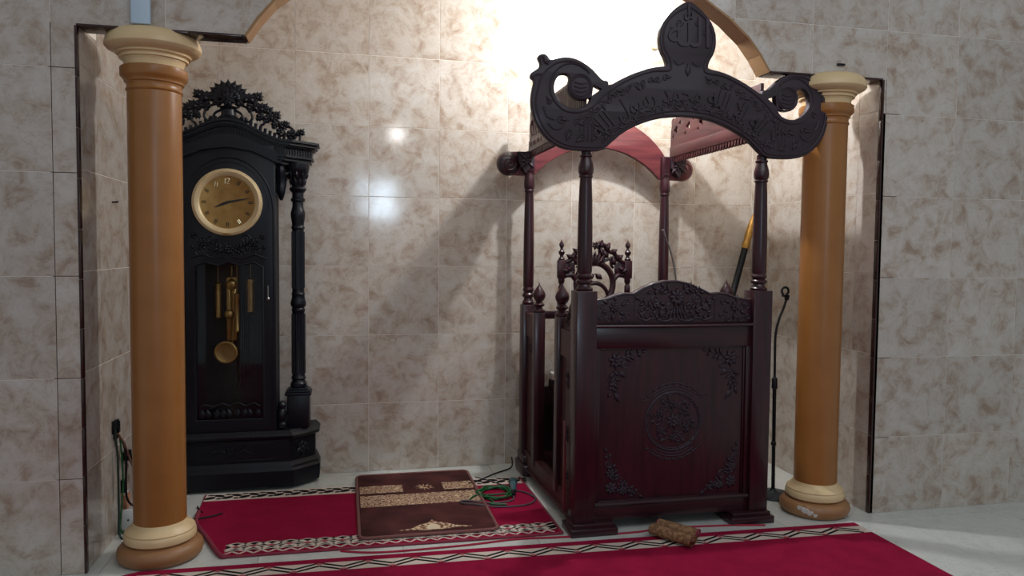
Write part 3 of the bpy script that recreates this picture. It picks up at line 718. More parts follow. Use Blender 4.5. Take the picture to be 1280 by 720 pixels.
# crest board above the front panel
CR = [(-.402, .957), (.402, .957), (.402, 1.078), (.373, 1.079), (.319, 1.087), (.26, 1.107), (.225, 1.112), (.19, 1.108), (.174, 1.108), (.12, 1.134), (.071, 1.154), (.006, 1.167), (-.057, 1.167), (-.117, 1.154), (-.167, 1.134), (-.21, 1.109), (-.225, 1.108), (-.26, 1.110), (-.299, 1.101), (-.348, 1.083), (-.402, 1.077)]
cb = board('crest_board', [CR], .017, .004, MAHX, pu, (1.508, .045, 0))
F = Face((1.508, .027, 0), (1, 0, 0), (0, 0, 1)); bm = NB()
stroke(bm, F, [(a*.985, b-.006) for a, b in CR[3:-1]], .0045, .8, 0, .0015)
for u in (-.205, .2): stroke(bm, F, [(u, .975), (u, 1.10)], .003, .8, 0)
rosette(bm, F, .005, 1.085, .046, 9, .014)
for s in (-1, 1):
    sprig(bm, F, [(s*.03, 1.06), (s*.08, 1.03), (s*.13, 1.04), (s*.18, 1.075)], .006, .045, 5, .011)
    sprig(bm, F, [(s*.03, 1.11), (s*.07, 1.13), (s*.12, 1.115)], .005, .04, 3, .010)
    spiral(bm, F, s*.105, 1.078, .026, 1.5, 0, s, .005); spiral(bm, F, s*.165, 1.03, .022, 1.5, PI, -s, .005); spiral(bm, F, s*.06, 1.005, .02, 1.3, 0, s, .0045)
    stroke(bm, F, [(s*.015, .985), (s*.06, .975), (s*.11, .99), (s*.15, .98), (s*.19, .995)], .005)
    rosette(bm, F, s*.305, 1.04, .028, 7, .011)
    for a in range(6): leaf(bm, F, s*.305+.034*math.cos(a*1.05+.4), 1.04+.028*math.sin(a*1.05+.4), .034, .02, a*1.05+.4, .009)
    for u, v in ((.245, 1.065), (.24, 1.0), (.365, 1.045), (.37, .995), (.27, .985), (.335, .985)): spiral(bm, F, s*u, v, .016, 1.3, u*9, s, .0038)
    for k in range(6): leaf(bm, F, s*(.04+k*.025), .985+.008*(k % 2), .028, .016, PI/2-s*.5, .008)
for k in range(7): leaf(bm, F, .005+.02*(k-3)*.5, 1.045-abs(k-3)*.004, .055, .018, -PI/2+(k-3)*.22, .009)
obj('crest_carving', bm, MAHD, cb)
bm = NB(); box(bm, x0, x1, .006, .03, .950, .962, .004); tube(bm, [(x0, .008, .958), (PX, .004, .956), (x1, .008, .958)], .008, 8, 6); obj('ledge_moulding', bm, MAHX, pu)
# reading shelf behind the crest
bm = NB(); box(bm, x0+.02, x1-.02, .07, .34, .93, .95, .004); box(bm, x0+.05, x1-.05, .07, .09, .80, .93); obj('reading_shelf', bm, MAHX, pu)
# floor board and rear
bm = NB(); box(bm, 1.06, 1.90, .07, 1.02, .10, .125, .003); obj('floor_board', bm, MAHX, pu)
bm = NB(); box(bm, RLx+.03, RRx-.03, RY-.015, RY+.015, .12, .50, .003); obj('rear_panel', bm, MAHX, pu)
bm = NB(); box(bm, RLx+.03, RRx-.03, RY-.02, RY+.02, .90, .945, .003); obj('rear_rail', bm, MAHX, pu)
# sides
def finial_prof(z): return [(.030, z), (.036, z+.006), (.036, z+.016), (.022, z+.024), (.018, z+.032), (.030, z+.040), (.032, z+.048), (.022, z+.056), (.017, z+.064), (.026, z+.070), (.034, z+.086), (.036, z+.100), (.030, z+.118), (.016, z+.138), (.006, z+.152), (.001, z+.168)]
for s, xf, xr in ((-1, FLx-.012, RLx-.005), (1, FRx+.012, RRx+.005)):
    X = lambda y: xf+(xr-xf)*(y-FY)/(RY-FY)
    nm = Vector((X(1)-X(0), 1, 0)).normalized()
    for y, zt in ((.775, .958), (.345, .975 if s < 0 else .992)):
        bm = NB(); x = X(y); box(bm, x-.030, x+.030, y-.030, y+.030, .10, zt, .004); lathe(bm, finial_prof(zt-.002), x, y, 18); obj('finial_post', bm, MAH, pu)
    bm = NB()
    prism(bm, [(X(.08)-.022, .08), (X(.08)+.022, .08), (X(1.0)+.022, 1.0), (X(1.0)-.022, 1.0)], 'z', .05, .14); obj('side_rail', bm, MAHS, pu)
    bm = NB(); prism(bm, [(X(.06)-.034, .06), (X(.06)+.034, .06), (X(1.0)+.034, 1.0), (X(1.0)-.034, 1.0)], 'z', .045, .056); obj('base_strip', bm, MAHS, pu)
    for ya, yb, nmz in ((.80, 1.0, .94), (.085, .32, .92)):
        bm = NB(); prism(bm, [(X(ya)-.008, ya), (X(ya)+.008, ya), (X(yb)+.008, yb), (X(yb)-.008, yb)], 'z', .13, nmz-.03); sp = obj('side_panel', bm, MAHS, pu, smooth=False)
        bm = NB(); prism(bm, [(X(ya)-.02, ya), (X(ya)+.02, ya), (X(yb)+.02, yb), (X(yb)-.02, yb)], 'z', nmz-.13, nmz); obj('side_top_rail', bm, MAHS, pu)
        xs_ = X((ya+yb)/2)+s*.008
        F = Face((xs_, (ya+yb)/2, 0), (0, -s*-1, 0), (0, 0, 1)); bm = NB()
        for z in ((.80-.05, .74) if ya > .5 else (.70, .66, .44, .40, .22)):
            rosette(bm, F, 0, z, .022, 4, .008); 
            for k in (-1, 1): dome(bm, F, k*.03, z, .009, .006)
        if ya < .5:
            for k in (-1, 1): stroke(bm, F, [(k*.05, .16), (k*.05, .78)], .004, .8, 0)
        obj('side_carving', bm, MAHD, sp)
    # scrolled crest bracket on the short front section
    yy = [(.10, .92), (.315, .92), (.315, .955), (.285, .975), (.25, .975), (.23, .995), (.21, 1.03), (.17, 1.06), (.13, 1.09), (.10, 1.10)]
    bm = NB(); prism(bm, yy, 'x', X(.17)-.009, X(.17)+.009); cb2 = obj('side_crest', bm, MAHS, pu)
    F = Face((X(.17)+s*.009, .17, 0), (0, s, 0), (0, 0, 1)); bm = NB()
    q = lambda y: s*(y-.17)
    spiral(bm, F, q(.22), .95, .02, 1.4, 0, -s, .006); spiral(bm, F, q(.13), 1.0, .022, 1.4, 1, s, .006)
    for k in range(6): leaf(bm, F, q(.24-.022*k), .945+.018*k, .05, .026, PI/2+s*.5, .012)
    obj('crest_carving', bm, MAHD, cb2)
bm = NB(); box(bm, 1.006, 1.016, .135, .150, .07, .50, .002); obj('door_strip', bm, wood('red_brown_strip', srgb(110, 38, 44), srgb(86, 28, 34)), pu)
# canopy: front arch board
AX = 1.531
AH = [(0.002, 2.444), (-0.053, 2.414), (-0.107, 2.365), (-0.135, 2.312), (-0.141, 2.254), (-0.129, 2.209), (-0.109, 2.178), (-0.1, 2.15), (-0.108, 2.141), (-0.173, 2.132), (-0.242, 2.109), (-0.31, 2.077), (-0.378, 2.037), (-0.382, 2.06), (-0.407, 2.060), (-0.429, 2.08), (-0.46, 2.11), (-0.501, 2.135), (-0.538, 2.149), (-0.575, 2.152), (-0.615, 2.147), (-0.648, 2.133), (-0.659, 2.149), (-0.677, 2.16), (-0.699, 2.155), (-0.706, 2.143), (-0.693, 2.118), (-0.698, 2.099), (-0.719, 2.085), (-0.736, 2.074), (-0.738, 2.055), (-0.719, 2.042), (-0.729, 2.004), (-0.735, 1.955), (-0.728, 1.904), (-0.71, 1.856), (-0.68, 1.812), (-0.647, 1.782), (-0.606, 1.759), (-0.558, 1.747), (-0.485, 1.744), (-0.402, 1.749), (-0.372, 1.777), (-0.306, 1.835), (-0.225, 1.876), (-0.14, 1.906), (-0.042, 1.92)]
HO = [(-0.598, 2.077), (-0.618, 2.062), (-0.63, 2.037), (-0.633, 2.009), (-0.624, 1.982), (-0.598, 1.948), (-0.557, 1.930), (-0.516, 1.930), (-0.476, 1.946), (-0.458, 1.984), (-0.484, 1.970), (-0.524, 1.967), (-0.552, 1.982), (-0.568, 2.006), (-0.568, 2.034), (-0.559, 2.062), (-0.57, 2.077)]
TRI = [(-0.450, 2.036), (-0.412, 2.021), (-0.456, 1.989)]
full = AH[:1] + AH[1:] + [(-a, b) for a, b in AH[:0:-1]]
holes = [HO, TRI, [(-a, b) for a, b in HO], [(-a, b) for a, b in TRI]]
def chaikin(P):
    out = []
    for i in range(len(P)):
        a = P[i]; b = P[(i+1) % len(P)]; out += [(a[0]*.75+b[0]*.25, a[1]*.75+b[1]*.25), (a[0]*.25+b[0]*.75, a[1]*.25+b[1]*.75)]
    return out
fa = board('front_arch', [chaikin(full)] + [chaikin(h) if len(h) > 3 else h for h in holes], .019, .005, MAHD, pu, (AX, .02, 0))
F = Face((AX, 0, 0), (1, 0, 0), (0, 0, 1))
ccw = full[::-1]
ar = sum(full[i][0]*full[(i+1) % len(full)][1]-full[(i+1) % len(full)][0]*full[i][1] for i in range(len(full)))
base = full if ar > 0 else full[::-1]
bm = NB()
ins = [(0, 2.415), (.052, 2.388), (.095, 2.352), (.119, 2.308), (.124, 2.256), (.113, 2.214), (.090, 2.175), (.083, 2.135), (.10, 2.12), (.17, 2.114), (.235, 2.092), (.30, 2.062), (.36, 2.025), (.41, 1.985), (.44, 1.952), (.48, 1.925), (.53, 1.912), (.58, 1.917), (.62, 1.945), (.648, 1.99), (.65, 2.03), (.635, 2.075), (.60, 2.11), (.555, 2.125), (.51, 2.115), (.47, 2.09)]
out_ = [(.47, 2.085), (.50, 2.118), (.55, 2.134), (.61, 2.127), (.655, 2.10), (.69, 2.06), (.705, 2.005), (.715, 1.955), (.708, 1.905), (.69, 1.86), (.662, 1.82), (.632, 1.795), (.598, 1.777), (.556, 1.765), (.49, 1.762), (.41, 1.767), (.375, 1.80), (.30, 1.858), (.22, 1.90), (.14, 1.929), (.05, 1.942), (0, 1.944)]
for s in (-1, 1):
    stroke(bm, F, [(s*a, b) for a, b in ins], .0045, .9, 3); stroke(bm, F, [(s*a, b) for a, b in out_], .0045, .9, 3)
    cc = (s*.512, 2.028)
    for r in (.052, .044): stroke(bm, F, [(cc[0]+r*math.cos(k*PI/10), cc[1]+r*math.sin(k*PI/10)) for k in range(21)], .0035, .8, 0)
    for k in range(3): stroke(bm, F, [(cc[0]-.028, cc[1]-.02+.018*k), (cc[0], cc[1]-.026+.018*k), (cc[0]+.028, cc[1]-.02+.018*k)], .0035, .8, 3)
    # acanthus veins in the big scroll, and the ear
    for pts in ([(.66, 1.86), (.63, 1.835), (.60, 1.84), (.585, 1.86)], [(.68, 1.93), (.665, 1.89), (.63, 1.875)], [(.655, 2.12), (.69, 2.145), (.70, 2.13)], [(.69, 2.07), (.72, 2.065), (.725, 2.055)]): stroke(bm, F, [(s*a, b) for a, b in pts], .005, .8, 4)
    leaf(bm, F, s*.66, 2.11, .05, .03, PI/2-s*.5, .008)
obj('rim_moulding', bm, MAHD, fa)
# the inscription: joined-up arabic letters raised along the band, word by word from the right
def arabic(bm, txt, place, size, fit=0):
    cu = bpy.data.curves.new('inscription', 'FONT'); cu.body = txt; cu.size = size; cu.extrude = .003; cu.bevel_depth = .0008; cu.align_x = 'CENTER'; cu.resolution_u = 3
    t = bpy.data.objects.new('tmp', cu); C.objects.link(t); dg = bpy.context.evaluated_depsgraph_get(); dg.update()
    me = bpy.data.meshes.new_from_object(t.evaluated_get(dg)); bpy.data.objects.remove(t); bpy.data.curves.remove(cu)
    xsx = [v.co.x for v in me.vertices]; k_ = fit/(max(xsx)-min(xsx)) if fit else 1; xm = (max(xsx)+min(xsx))/2
    for v in me.vertices: v.co.x = (v.co.x-xm)*k_
    o0 = len(bm.verts); bm.from_mesh(me); bm.verts.ensure_lookup_table()
    for v in bm.verts[o0:]: v.co = place(v.co.x, v.co.y, v.co.z)
    bpy.data.meshes.remove(me)
ALLAH = '\ufdf2'
L_ = {'la_ilaha': '\ufefb \ufe8d\ufedf\ufeea', }
shahada = '\ufefb \ufe87\ufedf\ufeea \ufe87\ufefb \ufe8d\ufedf\ufee0\ufeea \ufee3\ufea4\ufee4\ufeaa \ufead\ufeb3\ufeee\ufedd \ufe8d\ufedf\ufee0\ufeea'
bm = NB()
RC = (0, 1.44); 
def onarc(x, y, z):      # arc of radius .59 centred under the arch
    th = x/.575; r = .548+y; return F.p(RC[0]+r*math.sin(th), RC[1]+r*math.cos(th), z+.001)
arabic(bm, shahada[::-1], onarc, .115, 1.0)
arabic(bm, ALLAH, lambda x, y, z: F.p(x*1.0+.0, 2.235+y*1.1, z+.001), .17)
obj('inscription', bm, MAHD, fa)
bm = NB()               # vine filling between the letters
rnd = random.Random(3)
for k in range(-15, 16):
    th = k*.056
    if abs(th) > .92: continue
    for r, ph in ((.528, 0), (.656, 1.5)):
        if abs(th) < .16 and r > .6: continue
        u, v = RC[0]+r*math.sin(th), RC[1]+r*math.cos(th)
        spiral(bm, F, u, v, .017, 1.3, th*7+ph, 1 if k % 2 else -1, .0032)
        leaf(bm, F, u, v, .032, .014, rnd.uniform(0, 6.28), .006)
for s in (-1, 1):
    for u, v, r in ((.50, 1.80, .022), (.56, 1.82, .022), (.44, 1.81, .018), (.60, 1.88, .02), (.52, 1.87, .02), (.45, 1.87, .022), (.655, 1.955, .014)): spiral(bm, F, s*u, v, r, 1.5, u*20, s, .0036); leaf(bm, F, s*u, v, r*1.8, r*.8, v*30, .007)
    for k in range(4): stroke(bm, F, [(s*(.455+.018*k), 1.785), (s*(.455+.018*k), 1.90)], .003, .8, 0)
    stroke(bm, F, [(s*.02, 2.165), (s*.05, 2.15), (s*.07, 2.17)], .004)
    spiral(bm, F, s*.045, 2.34, .018, 1.3, 0, s, .0035); spiral(bm, F, s*.085, 2.30, .014, 1.3, 2, s, .003)
leaf(bm, F, 0, 2.36, .05, .025, PI/2, .007); leaf(bm, F, 0, 2.10, .06, .03, PI/2, .008)
obj('vine_carving', bm, MAHD, fa)
# rear arch board
def arcpts(cx, cz, r, a0, a1, n=18): return [(cx+r*math.cos(a0+(a1-a0)*k/n), cz+r*math.sin(a0+(a1-a0)*k/n)) for k in range(n+1)]
rw = .385
# inner circle through (±.385,1.745) and (0,1.90)
def circ(w, z0, z1): h = z1-z0; R_ = (w*w+h*h)/(2*h); return R_, z1-R_
Ri, ci = circ(.385, 1.742, 1.912); Ro, c0 = circ(.445, 1.845, 2.10)
ai = math.asin(.385/Ri); ao = math.asin(.44/Ro)
inner = arcpts(0, ci, Ri, PI/2-ai, PI/2+ai); outer_ = arcpts(0, c0, Ro, PI/2+ao, PI/2-ao)
lob = lambda s: [(s*(.535+.07*math.cos(t)), 1.800+.068*math.sin(t)) for t in [PI/2-k*PI/9 for k in range(10)]]
rp = inner + [(-.40, 1.735)] + lob(-1)[::-1] + [(-.47, 1.872)] + outer_ + [(.47, 1.872)] + lob(1) + [(.40, 1.735)]
ra = board('rear_arch', [rp], .016, .004, MAHR, pu, (1.466, 1.06, 0))
for s in (-1, 1):
    bm = NB(); lathe(bm, [(.0, -.034), (.040, -.032), (.060, -.022), (.070, -.006), (.070, .006), (.060, .022), (.040, .030), (.0, .032)], 0, 0, 28, Matrix.Translation((1.466+s*.542, 1.055, 1.800)) @ Matrix.Rotation(PI/2, 4, 'X'))
    F = Face((1.466+s*.542, 1.024, 1.80), (1, 0, 0), (0, 0, 1)); spiral(bm, F, 0, 0, .045, 1.6, 0, s, .005)
    obj('scroll_end', bm, MAH if s < 0 else MAHR, ra)
# side boards with a pierced stepped top and a saw-tooth lower edge
for s, xx in ((-1, 1.052), (1, 1.93)):
    tz = 2.10
    pts = [(.035, 1.862), (1.035, 1.862), (1.035, 2.02), (1.025, 2.05), (1.03, 2.085), (1.01, 2.10), (.985, 2.085), (.96, 2.10), (.93, 2.085), (.90, 2.095), (.86, 2.085), (.82, 2.10), (.50, 2.10), (.25, 2.10), (.035, 2.10)]
    hs = []
    def trefoil(cy, cz, r):
        h = [(cy+r*(1+.38*math.cos(3*a))*math.cos(a), cz+r*(1+.38*math.cos(3*a))*math.sin(a)) for a in [k*PI/12 for k in range(24)]]
        return h
    for cy in (.965, .80, .64): hs.append(trefoil(cy, 2.02, .021)); hs.append(trefoil(cy-.055, 2.055, .011)); hs.append(trefoil(cy+.035, 1.985, .009))
    sb = board('side_board', [pts]+hs, .009, .002, MAHS, pu, (xx, 0, 0), axis='x')
    bm = NB(); box(bm, xx-.014, xx+.014, .035, 1.035, 1.866, 1.93, .003)
    nT = 33
    for k in range(nT):
        ya = .04+k*.030; prism(bm, [(ya, 1.868), (ya+.022, 1.868), (ya+.020, 1.838), (ya+.010, 1.834)], 'x', xx-.010, xx+.010)
    obj('saw_tooth_fringe', bm, MAHS, sb)
    # thin grooved comb on the outer face
    bm = NB()
    for k in range(34): yy_ = .06+k*.020; box(bm, xx+s*.009-.003, xx+s*.009+.003, yy_, yy_+.010, 1.94, 2.085)
    F3 = Face((xx+s*.010, .85, 0), (0, s, 0), (0, 0, 1))
    for k in range(5): stroke(bm, F3, [(s*(-.08+.05*k), 1.95), (s*(-.05+.05*k), 2.0), (s*(-.07+.05*k), 2.04)], .005)
    for k in range(7): leaf(bm, F3, s*(-.10+.04*k), 1.885, .05, .02, PI/2+.4*(k % 2), .008)
    obj('comb_carving', bm, MAHS, sb)
    # carved corner bracket under the rear end
    xb = xx+s*.03
    bm = NB(); prism(bm, [(xb-.05, 1.865), (xb+.05, 1.865), (xb+.045, 1.80), (xb+.01*s, 1.745), (xb-.045, 1.80)], 'y', 1.0, 1.04)
    F4 = Face((xb, 1.0, 1.815), (1, 0, 0), (0, 0, 1)); rosette(bm, F4, 0, 0, .034, 6, .01); 
    for a in range(4): leaf(bm, F4, .02*math.cos(a*PI/2+.8), .02*math.sin(a*PI/2+.8), .045, .02, a*PI/2+.8, .01)
    obj('corner_bracket', bm, MAHD, pu)

# chair inside the pulpit
ch = thing('armchair', 'carved dark wooden armchair with a pale seat, standing inside the pulpit', 'chair', (1.37, .72, .125))
CX, CY = 1.372, .80
for s in (-1, 1):
    x = CX+s*.195
    bm = NB(); box(bm, x-.019, x+.019, CY-.019, CY+.019, .125, 1.03, .003)
    lathe(bm, [(.015, 1.03), (.017, 1.045), (.012, 1.055), (.017, 1.07), (.017, 1.10), (.011, 1.112), (.018, 1.125), (.018, 1.148)], x, CY, 14)
    box(bm, x-.022, x+.022, CY-.018, CY+.018, 1.145, 1.247, .003)
    lathe(bm, [(.017, 1.245), (.019, 1.255), (.011, 1.263), (.009, 1.272), (.018, 1.285), (.018, 1.295), (.009, 1.305), (.007, 1.315), (.015, 1.328), (.013, 1.340), (.005, 1.352), (.001, 1.362)], x, CY, 14)
    obj('rear_post', bm, MAH, ch)
    bm = NB(); lathe(bm, [(.016, .125), (.022, .15), (.018, .18), (.024, .35), (.026, .5), (.018, .54), (.024, .58), (.018, .70), (.024, .80), (.016, .82)], CX+s*.21, CY-.38, 14); obj('front_leg', bm, MAH, ch)
    bm = NB(); tube(bm, [(CX+s*.195, CY, .86), (CX+s*.21, CY-.2, .84), (CX+s*.215, CY-.38, .825), (CX+s*.215, CY-.43, .80)], .02, 10, 5); obj('armrest', bm, MAH, ch)
bm = NB(); box(bm, CX-.27, CX+.27, CY-.42, CY-.02, .53, .59, .006); obj('seat_frame', bm, MAHX, ch)
bm = NB(); box(bm, CX-.268, CX+.268, CY-.42, CY-.02, .59, .635, .016); obj('seat_cushion', bm, CUSH, ch)
F = Face((CX, CY-.012, 0), (1, 0, 0), (0, 0, 1)); FBk = Face((CX, CY+.01, 0), (-1, 0, 0), (0, 0, 1))
bm = NB()
for s in (-1, 1): box(bm, CX+min(s*.18, s*.118), CX+max(s*.18, s*.118), CY-.008, CY+.008, 1.165, 1.235, .003)
T = lambda pts, r, sm=6: tube(bm, [F.p(a, b, -.01) for a, b in pts], r, 8, sm)
oval = [(.108*math.cos(a), 1.115+.118*math.sin(a)) for a in [k*PI/16 for k in range(33)]]
T(oval, .018, 0)
T([(.085*math.cos(a), 1.02+.10*math.sin(a)) for a in [k*PI/12 for k in range(13)]], .012, 0)
for s in (-1, 1):
    T([(s*.175, 1.235), (s*.14, 1.25), (s*.115, 1.285), (s*.08, 1.30), (s*.055, 1.33), (s*.02, 1.345)], [.012, .015, .012, .014, .012])
    T([(s*.175, 1.16), (s*.14, 1.165), (s*.12, 1.15), (s*.105, 1.12)], [.012, .016, .014])
    T([(s*(.125+.032*math.cos(a)), 1.235+.034*math.sin(a)) for a in [k*PI/6 for k in range(-2, 9)]], .008, 3)
    T([(s*.155, 1.22), (s*.165, 1.19), (s*.15, 1.175), (s*.125, 1.185), (s*.125, 1.20)], .008)
    T([(s*.045, 1.235), (s*.055, 1.275), (s*.035, 1.30), (s*.02, 1.28)], .008); T([(s*.10, 1.26), (s*.07, 1.25), (s*.05, 1.24)], .008)
    for (u, v, L, W, a) in ((.06, 1.30, .055, .03, PI/2-.5), (.095, 1.285, .045, .028, .7), (.03, 1.31, .055, .03, PI/2-.2), (.13, 1.255, .045, .026, .6), (.02, 1.22, .07, .03, 1.2), (.04, 1.14, .05, .03, 2.4), (.15, 1.18, .05, .028, .4), (.115, 1.22, .055, .034, 1.9), (.075, 1.26, .06, .034, 2.2), (.14, 1.21, .045, .03, -.6), (.045, 1.27, .06, .034, 1.9)):
        aa = a if s > 0 else PI-a
        leaf(bm, F, s*u, v, L, W, aa, .014); leaf(bm, FBk, -s*u, v, L, W, PI-aa, .012)
rosette(bm, F, 0, 1.33, .028, 6, .014)
for k in range(-2, 3): leaf(bm, F, 0, 1.215, .085, .024, PI/2+k*.35, .014); leaf(bm, FBk, 0, 1.215, .085, .024, PI/2+k*.35, .012)
box(bm, CX-.18, CX+.18, CY-.012, CY+.012, .93, .965, .003); 
for u in (-.08, 0, .08): box(bm, CX+u-.012, CX+u+.012, CY-.01, CY+.01, .59, .94)
obj('carved_back', bm, MAH, ch)

# small items at the pulpit
bm = NB(); lathe(bm, [(.035, .9495), (.037, .956), (.03, .966), (.012, .972)], 1.575, .16, 18); gm = thing('gooseneck_microphone', 'thin silver gooseneck microphone rising behind the pulpit crest', 'microphone', (1.60, .16, .95))
obj('base', bm, METB, gm)
bm = NB(); tube(bm, [(1.575, .16, .965), (1.572, .16, 1.12), (1.562, .16, 1.20), (1.535, .155, 1.30), (1.50, .15, 1.375)], .0042, 8, 6); obj('neck', bm, STEEL, gm)
bm = NB(); tube(bm, [(1.502, .151, 1.37), (1.488, .148, 1.405)], [.006, .007], 10); obj('head', bm, STEEL, gm)
st = thing('ceremonial_staff', 'black staff with a gold tip leaning on the wall right of the pulpit', 'staff', (2.1, 1.05, 0))
A = Vector((1.98, .86, .008)); B = Vector((2.535, 1.10, 1.565))
def along(t): return A.lerp(B, t)
bm = NB(); tube(bm, [along(0), along(.85)], .020, 12); obj('shaft', bm, METB, st)
bm = NB(); tube(bm, [along(.845), along(.86), along(.875), along(.90), along(.94), along(.975), along(.995)], [.022, .026, .021, .025, .020, .012, .003], 12); obj('gold_tip', bm, GOLDP, st)

# microphone stand
ms = thing('microphone_stand', 'black microphone stand with round base and bent neck beside the right column', 'microphone stand', (2.236, .34, 0))
bm = NB(); lathe(bm, [(.095, .001), (.098, .006), (.094, .014), (.03, .020), (.016, .03), (.012, .04)], 2.236, .34, 32); obj('base', bm, mat('dark_teal_metal', srgb(40, 48, 54), .4, .3), ms)
bm = NB(); tube(bm, [(2.236, .34, .03), (2.228, .34, .60)], .0095, 12); lathe(bm, [(.010, .27), (.014, .275), (.014, .29), (.010, .295)], 2.231, .34, 12); lathe(bm, [(.010, .575), (.015, .58), (.015, .63), (.008, .64)], 2.228, .34, 12); obj('pole', bm, METB, ms)
bm = NB(); tube(bm, [(2.228, .34, .62), (2.225, .34, .80), (2.228, .34, .88), (2.245, .34, .95), (2.270, .34, 1.01), (2.285, .34, 1.055)], .0065, 10, 6); obj('gooseneck', bm, METB, ms)
bm = NB(); tube(bm, [(2.284, .34, 1.05), (2.29, .34, 1.075)], .012, 10); tube(bm, [(2.275+.020*math.cos(a), .34, 1.098+.020*math.sin(a)) for a in [k*PI/8-1.2 for k in range(15)]], .006, 8); box(bm, 2.262, 2.292, .325, .355, 1.066, 1.078, .003); obj('clip', bm, METB, ms)

# ================================================================= CARPETS
def ctop(bm, poly, z0, z1): prism(bm, poly, 'z', z0, z1)
ce = lambda x: -.056-.0245*x
cp = [(-.86, ce(-.86)-.035), (-.80, ce(-.80)-.004), (2.389, ce(2.389)), (2.379, -3.6), (-2.2, -3.6), (-2.0, -1.2)]
bm = NB(); ctop(bm, cp, .0005, .008); cr = tag(obj('prayer_carpet', bm, RED, smooth=False), 'large crimson prayer carpet with a zigzag border, filling the foreground floor', 'carpet')
def strip(xa, xb, fa_, fb_, z0, z1, m, name, parent, n=40):
    bm = NB(); prism(bm, [(xa+(xb-xa)*k/n, fa_(xa+(xb-xa)*k/n)) for k in range(n+1)] + [(xb-(xb-xa)*k/n, fb_(xb-(xb-xa)*k/n)) for k in range(n+1)], 'z', z0, z1); return obj(name, bm, m, parent, smooth=False)
o1 = lambda x: ce(x)-.048; i1 = lambda x: ce(x)-.125
bd = strip(-.80, 2.385, o1, i1, .008, .0092, CW, 'border_band', cr)
def zig(parent, xa, xb, f_lo, f_hi, step, m, name, w=.010, ph=0, z=.0092, lo=.08, hi=.92, th=.0008, seg=None):
    bm = NB(); x = xa+ph; k = 0
    P = lambda x, t: Vector((x, f_lo(x)+(f_hi(x)-f_lo(x))*t, 0))
    while x+step < xb:
        a, b = P(x, lo if k % 2 == 0 else hi), P(x+step, hi if k % 2 == 0 else lo)
        d = (b-a).normalized(); nrm = Vector((-d.y, d.x, 0))*w/2
        q = [a-nrm, b-nrm, b+nrm, a+nrm]
        prism(bm, [(p.x, p.y) for p in q], 'z', z, z+th); x += step; k += 1
    o = obj(name, bm, m, parent, smooth=False); return o
for lo_, hi_, w_ in ((.0, .62, .012), (.38, 1.0, .012)): zig(bd, -.79, 2.37, i1, o1, .098, CBK, 'zigzag', w_, lo=lo_, hi=hi_)
bm = NB(); x = -.79; k = 0
while x < 2.33:
    t = .9 if k % 2 == 0 else .14; c = Vector((x, i1(x)+(o1(x)-i1(x))*(1-t)))
    prism(bm, [(c.x-.020, c.y), (c.x, c.y-.010), (c.x+.020, c.y), (c.x, c.y+.010)], 'z', .0092, .0101); x += .098; k += 1
obj('diamond', bm, CPK, bd, smooth=False)
# runner under the niche
rn_poly = [(-.715, .90), (-.70, .62), (-.675, .46), (-.512, .062), (-.49, .048), (.975, .030), (.972, .893)]
bm = NB(); ctop(bm, rn_poly, .0005, .007); rn = tag(obj('carpet_runner', bm, RED, smooth=False), 'smaller crimson carpet inside the niche with an angled left end', 'carpet')
bm = NB(); tube(bm, [(-.70, .64, .007), (-.68, .47, .010), (-.60, .27, .011), (-.515, .062, .010), (-.485, .050, .007)], .010, 8, 5); obj('rolled_edge', bm, REDE, rn)
bm = NB(); tube(bm, [(.973, .03, .006), (.974, .45, .006), (.972, .89, .006)], .006, 8); tube(bm, [(-.49, .045, .006), (.973, .028, .006)], .006, 8); obj('bound_edge', bm, REDE, rn)
yo = lambda x: .060-.012*x; yi = lambda x: .180-.012*x
ym_ = lambda x: yo(x)+.032
fb = strip(-.50, .965, ym_, yi, .007, .0082, CBK, 'front_border', rn)
zig(fb, -.50, .965, lambda x: yo(x)-.002, ym_, .030, CW, 'zigzag', .010, z=.007, lo=.1, hi=.95)
zig(fb, -.50, .965, ym_, yi, .075, CW, 'zigzag', .020, z=.0082, lo=.12, hi=.88); zig(fb, -.50, .965, ym_, yi, .075, CW, 'zigzag', .020, .0, z=.0082, lo=.88, hi=.12)
zig(fb, -.50, .965, ym_, yi, .0375, CW, 'zigzag', .006, .0, z=.0082, lo=-.02, hi=.14); zig(fb, -.50, .965, ym_, yi, .0375, CW, 'zigzag', .006, .0, z=.0082, lo=.86, hi=1.02)
zig(fb, -.50, .965, ym_, yi, .075, CW, 'zigzag', .007, .0375, z=.0082, lo=.35, hi=.65)
bm = NB(); x = -.4625
while x < .95:
    c = (x, (ym_(x)+yi(x))/2); prism(bm, [(c[0]-.017, c[1]), (c[0], c[1]-.014), (c[0]+.017, c[1]), (c[0], c[1]+.014)], 'z', .0082, .0093); x += .075
obj('diamond', bm, CPK, fb, smooth=False)
bb = strip(-.705, .965, lambda x: .785-.004*x, lambda x: .900-.004*x, .007, .0082, CW, 'back_border', rn)
bm = NB(); x = -.68
while x < .95:
    for dx, dy, rx, ry, a in ((0, .032, .030, .018, .5), (.043, .064, .030, .017, -.5), (.045, .018, .014, .010, 0), (0, .080, .018, .009, 0)):
        c, s = math.cos(a), math.sin(a); prism(bm, [(x+dx+rx*math.cos(t)*c-ry*math.sin(t)*s, .797+dy+rx*math.cos(t)*s+ry*math.sin(t)*c) for t in [k*PI/6 for k in range(12)]], 'z', .0082, .0090)
    x += .085
obj('scroll_pattern', bm, CBK, bb, smooth=False)
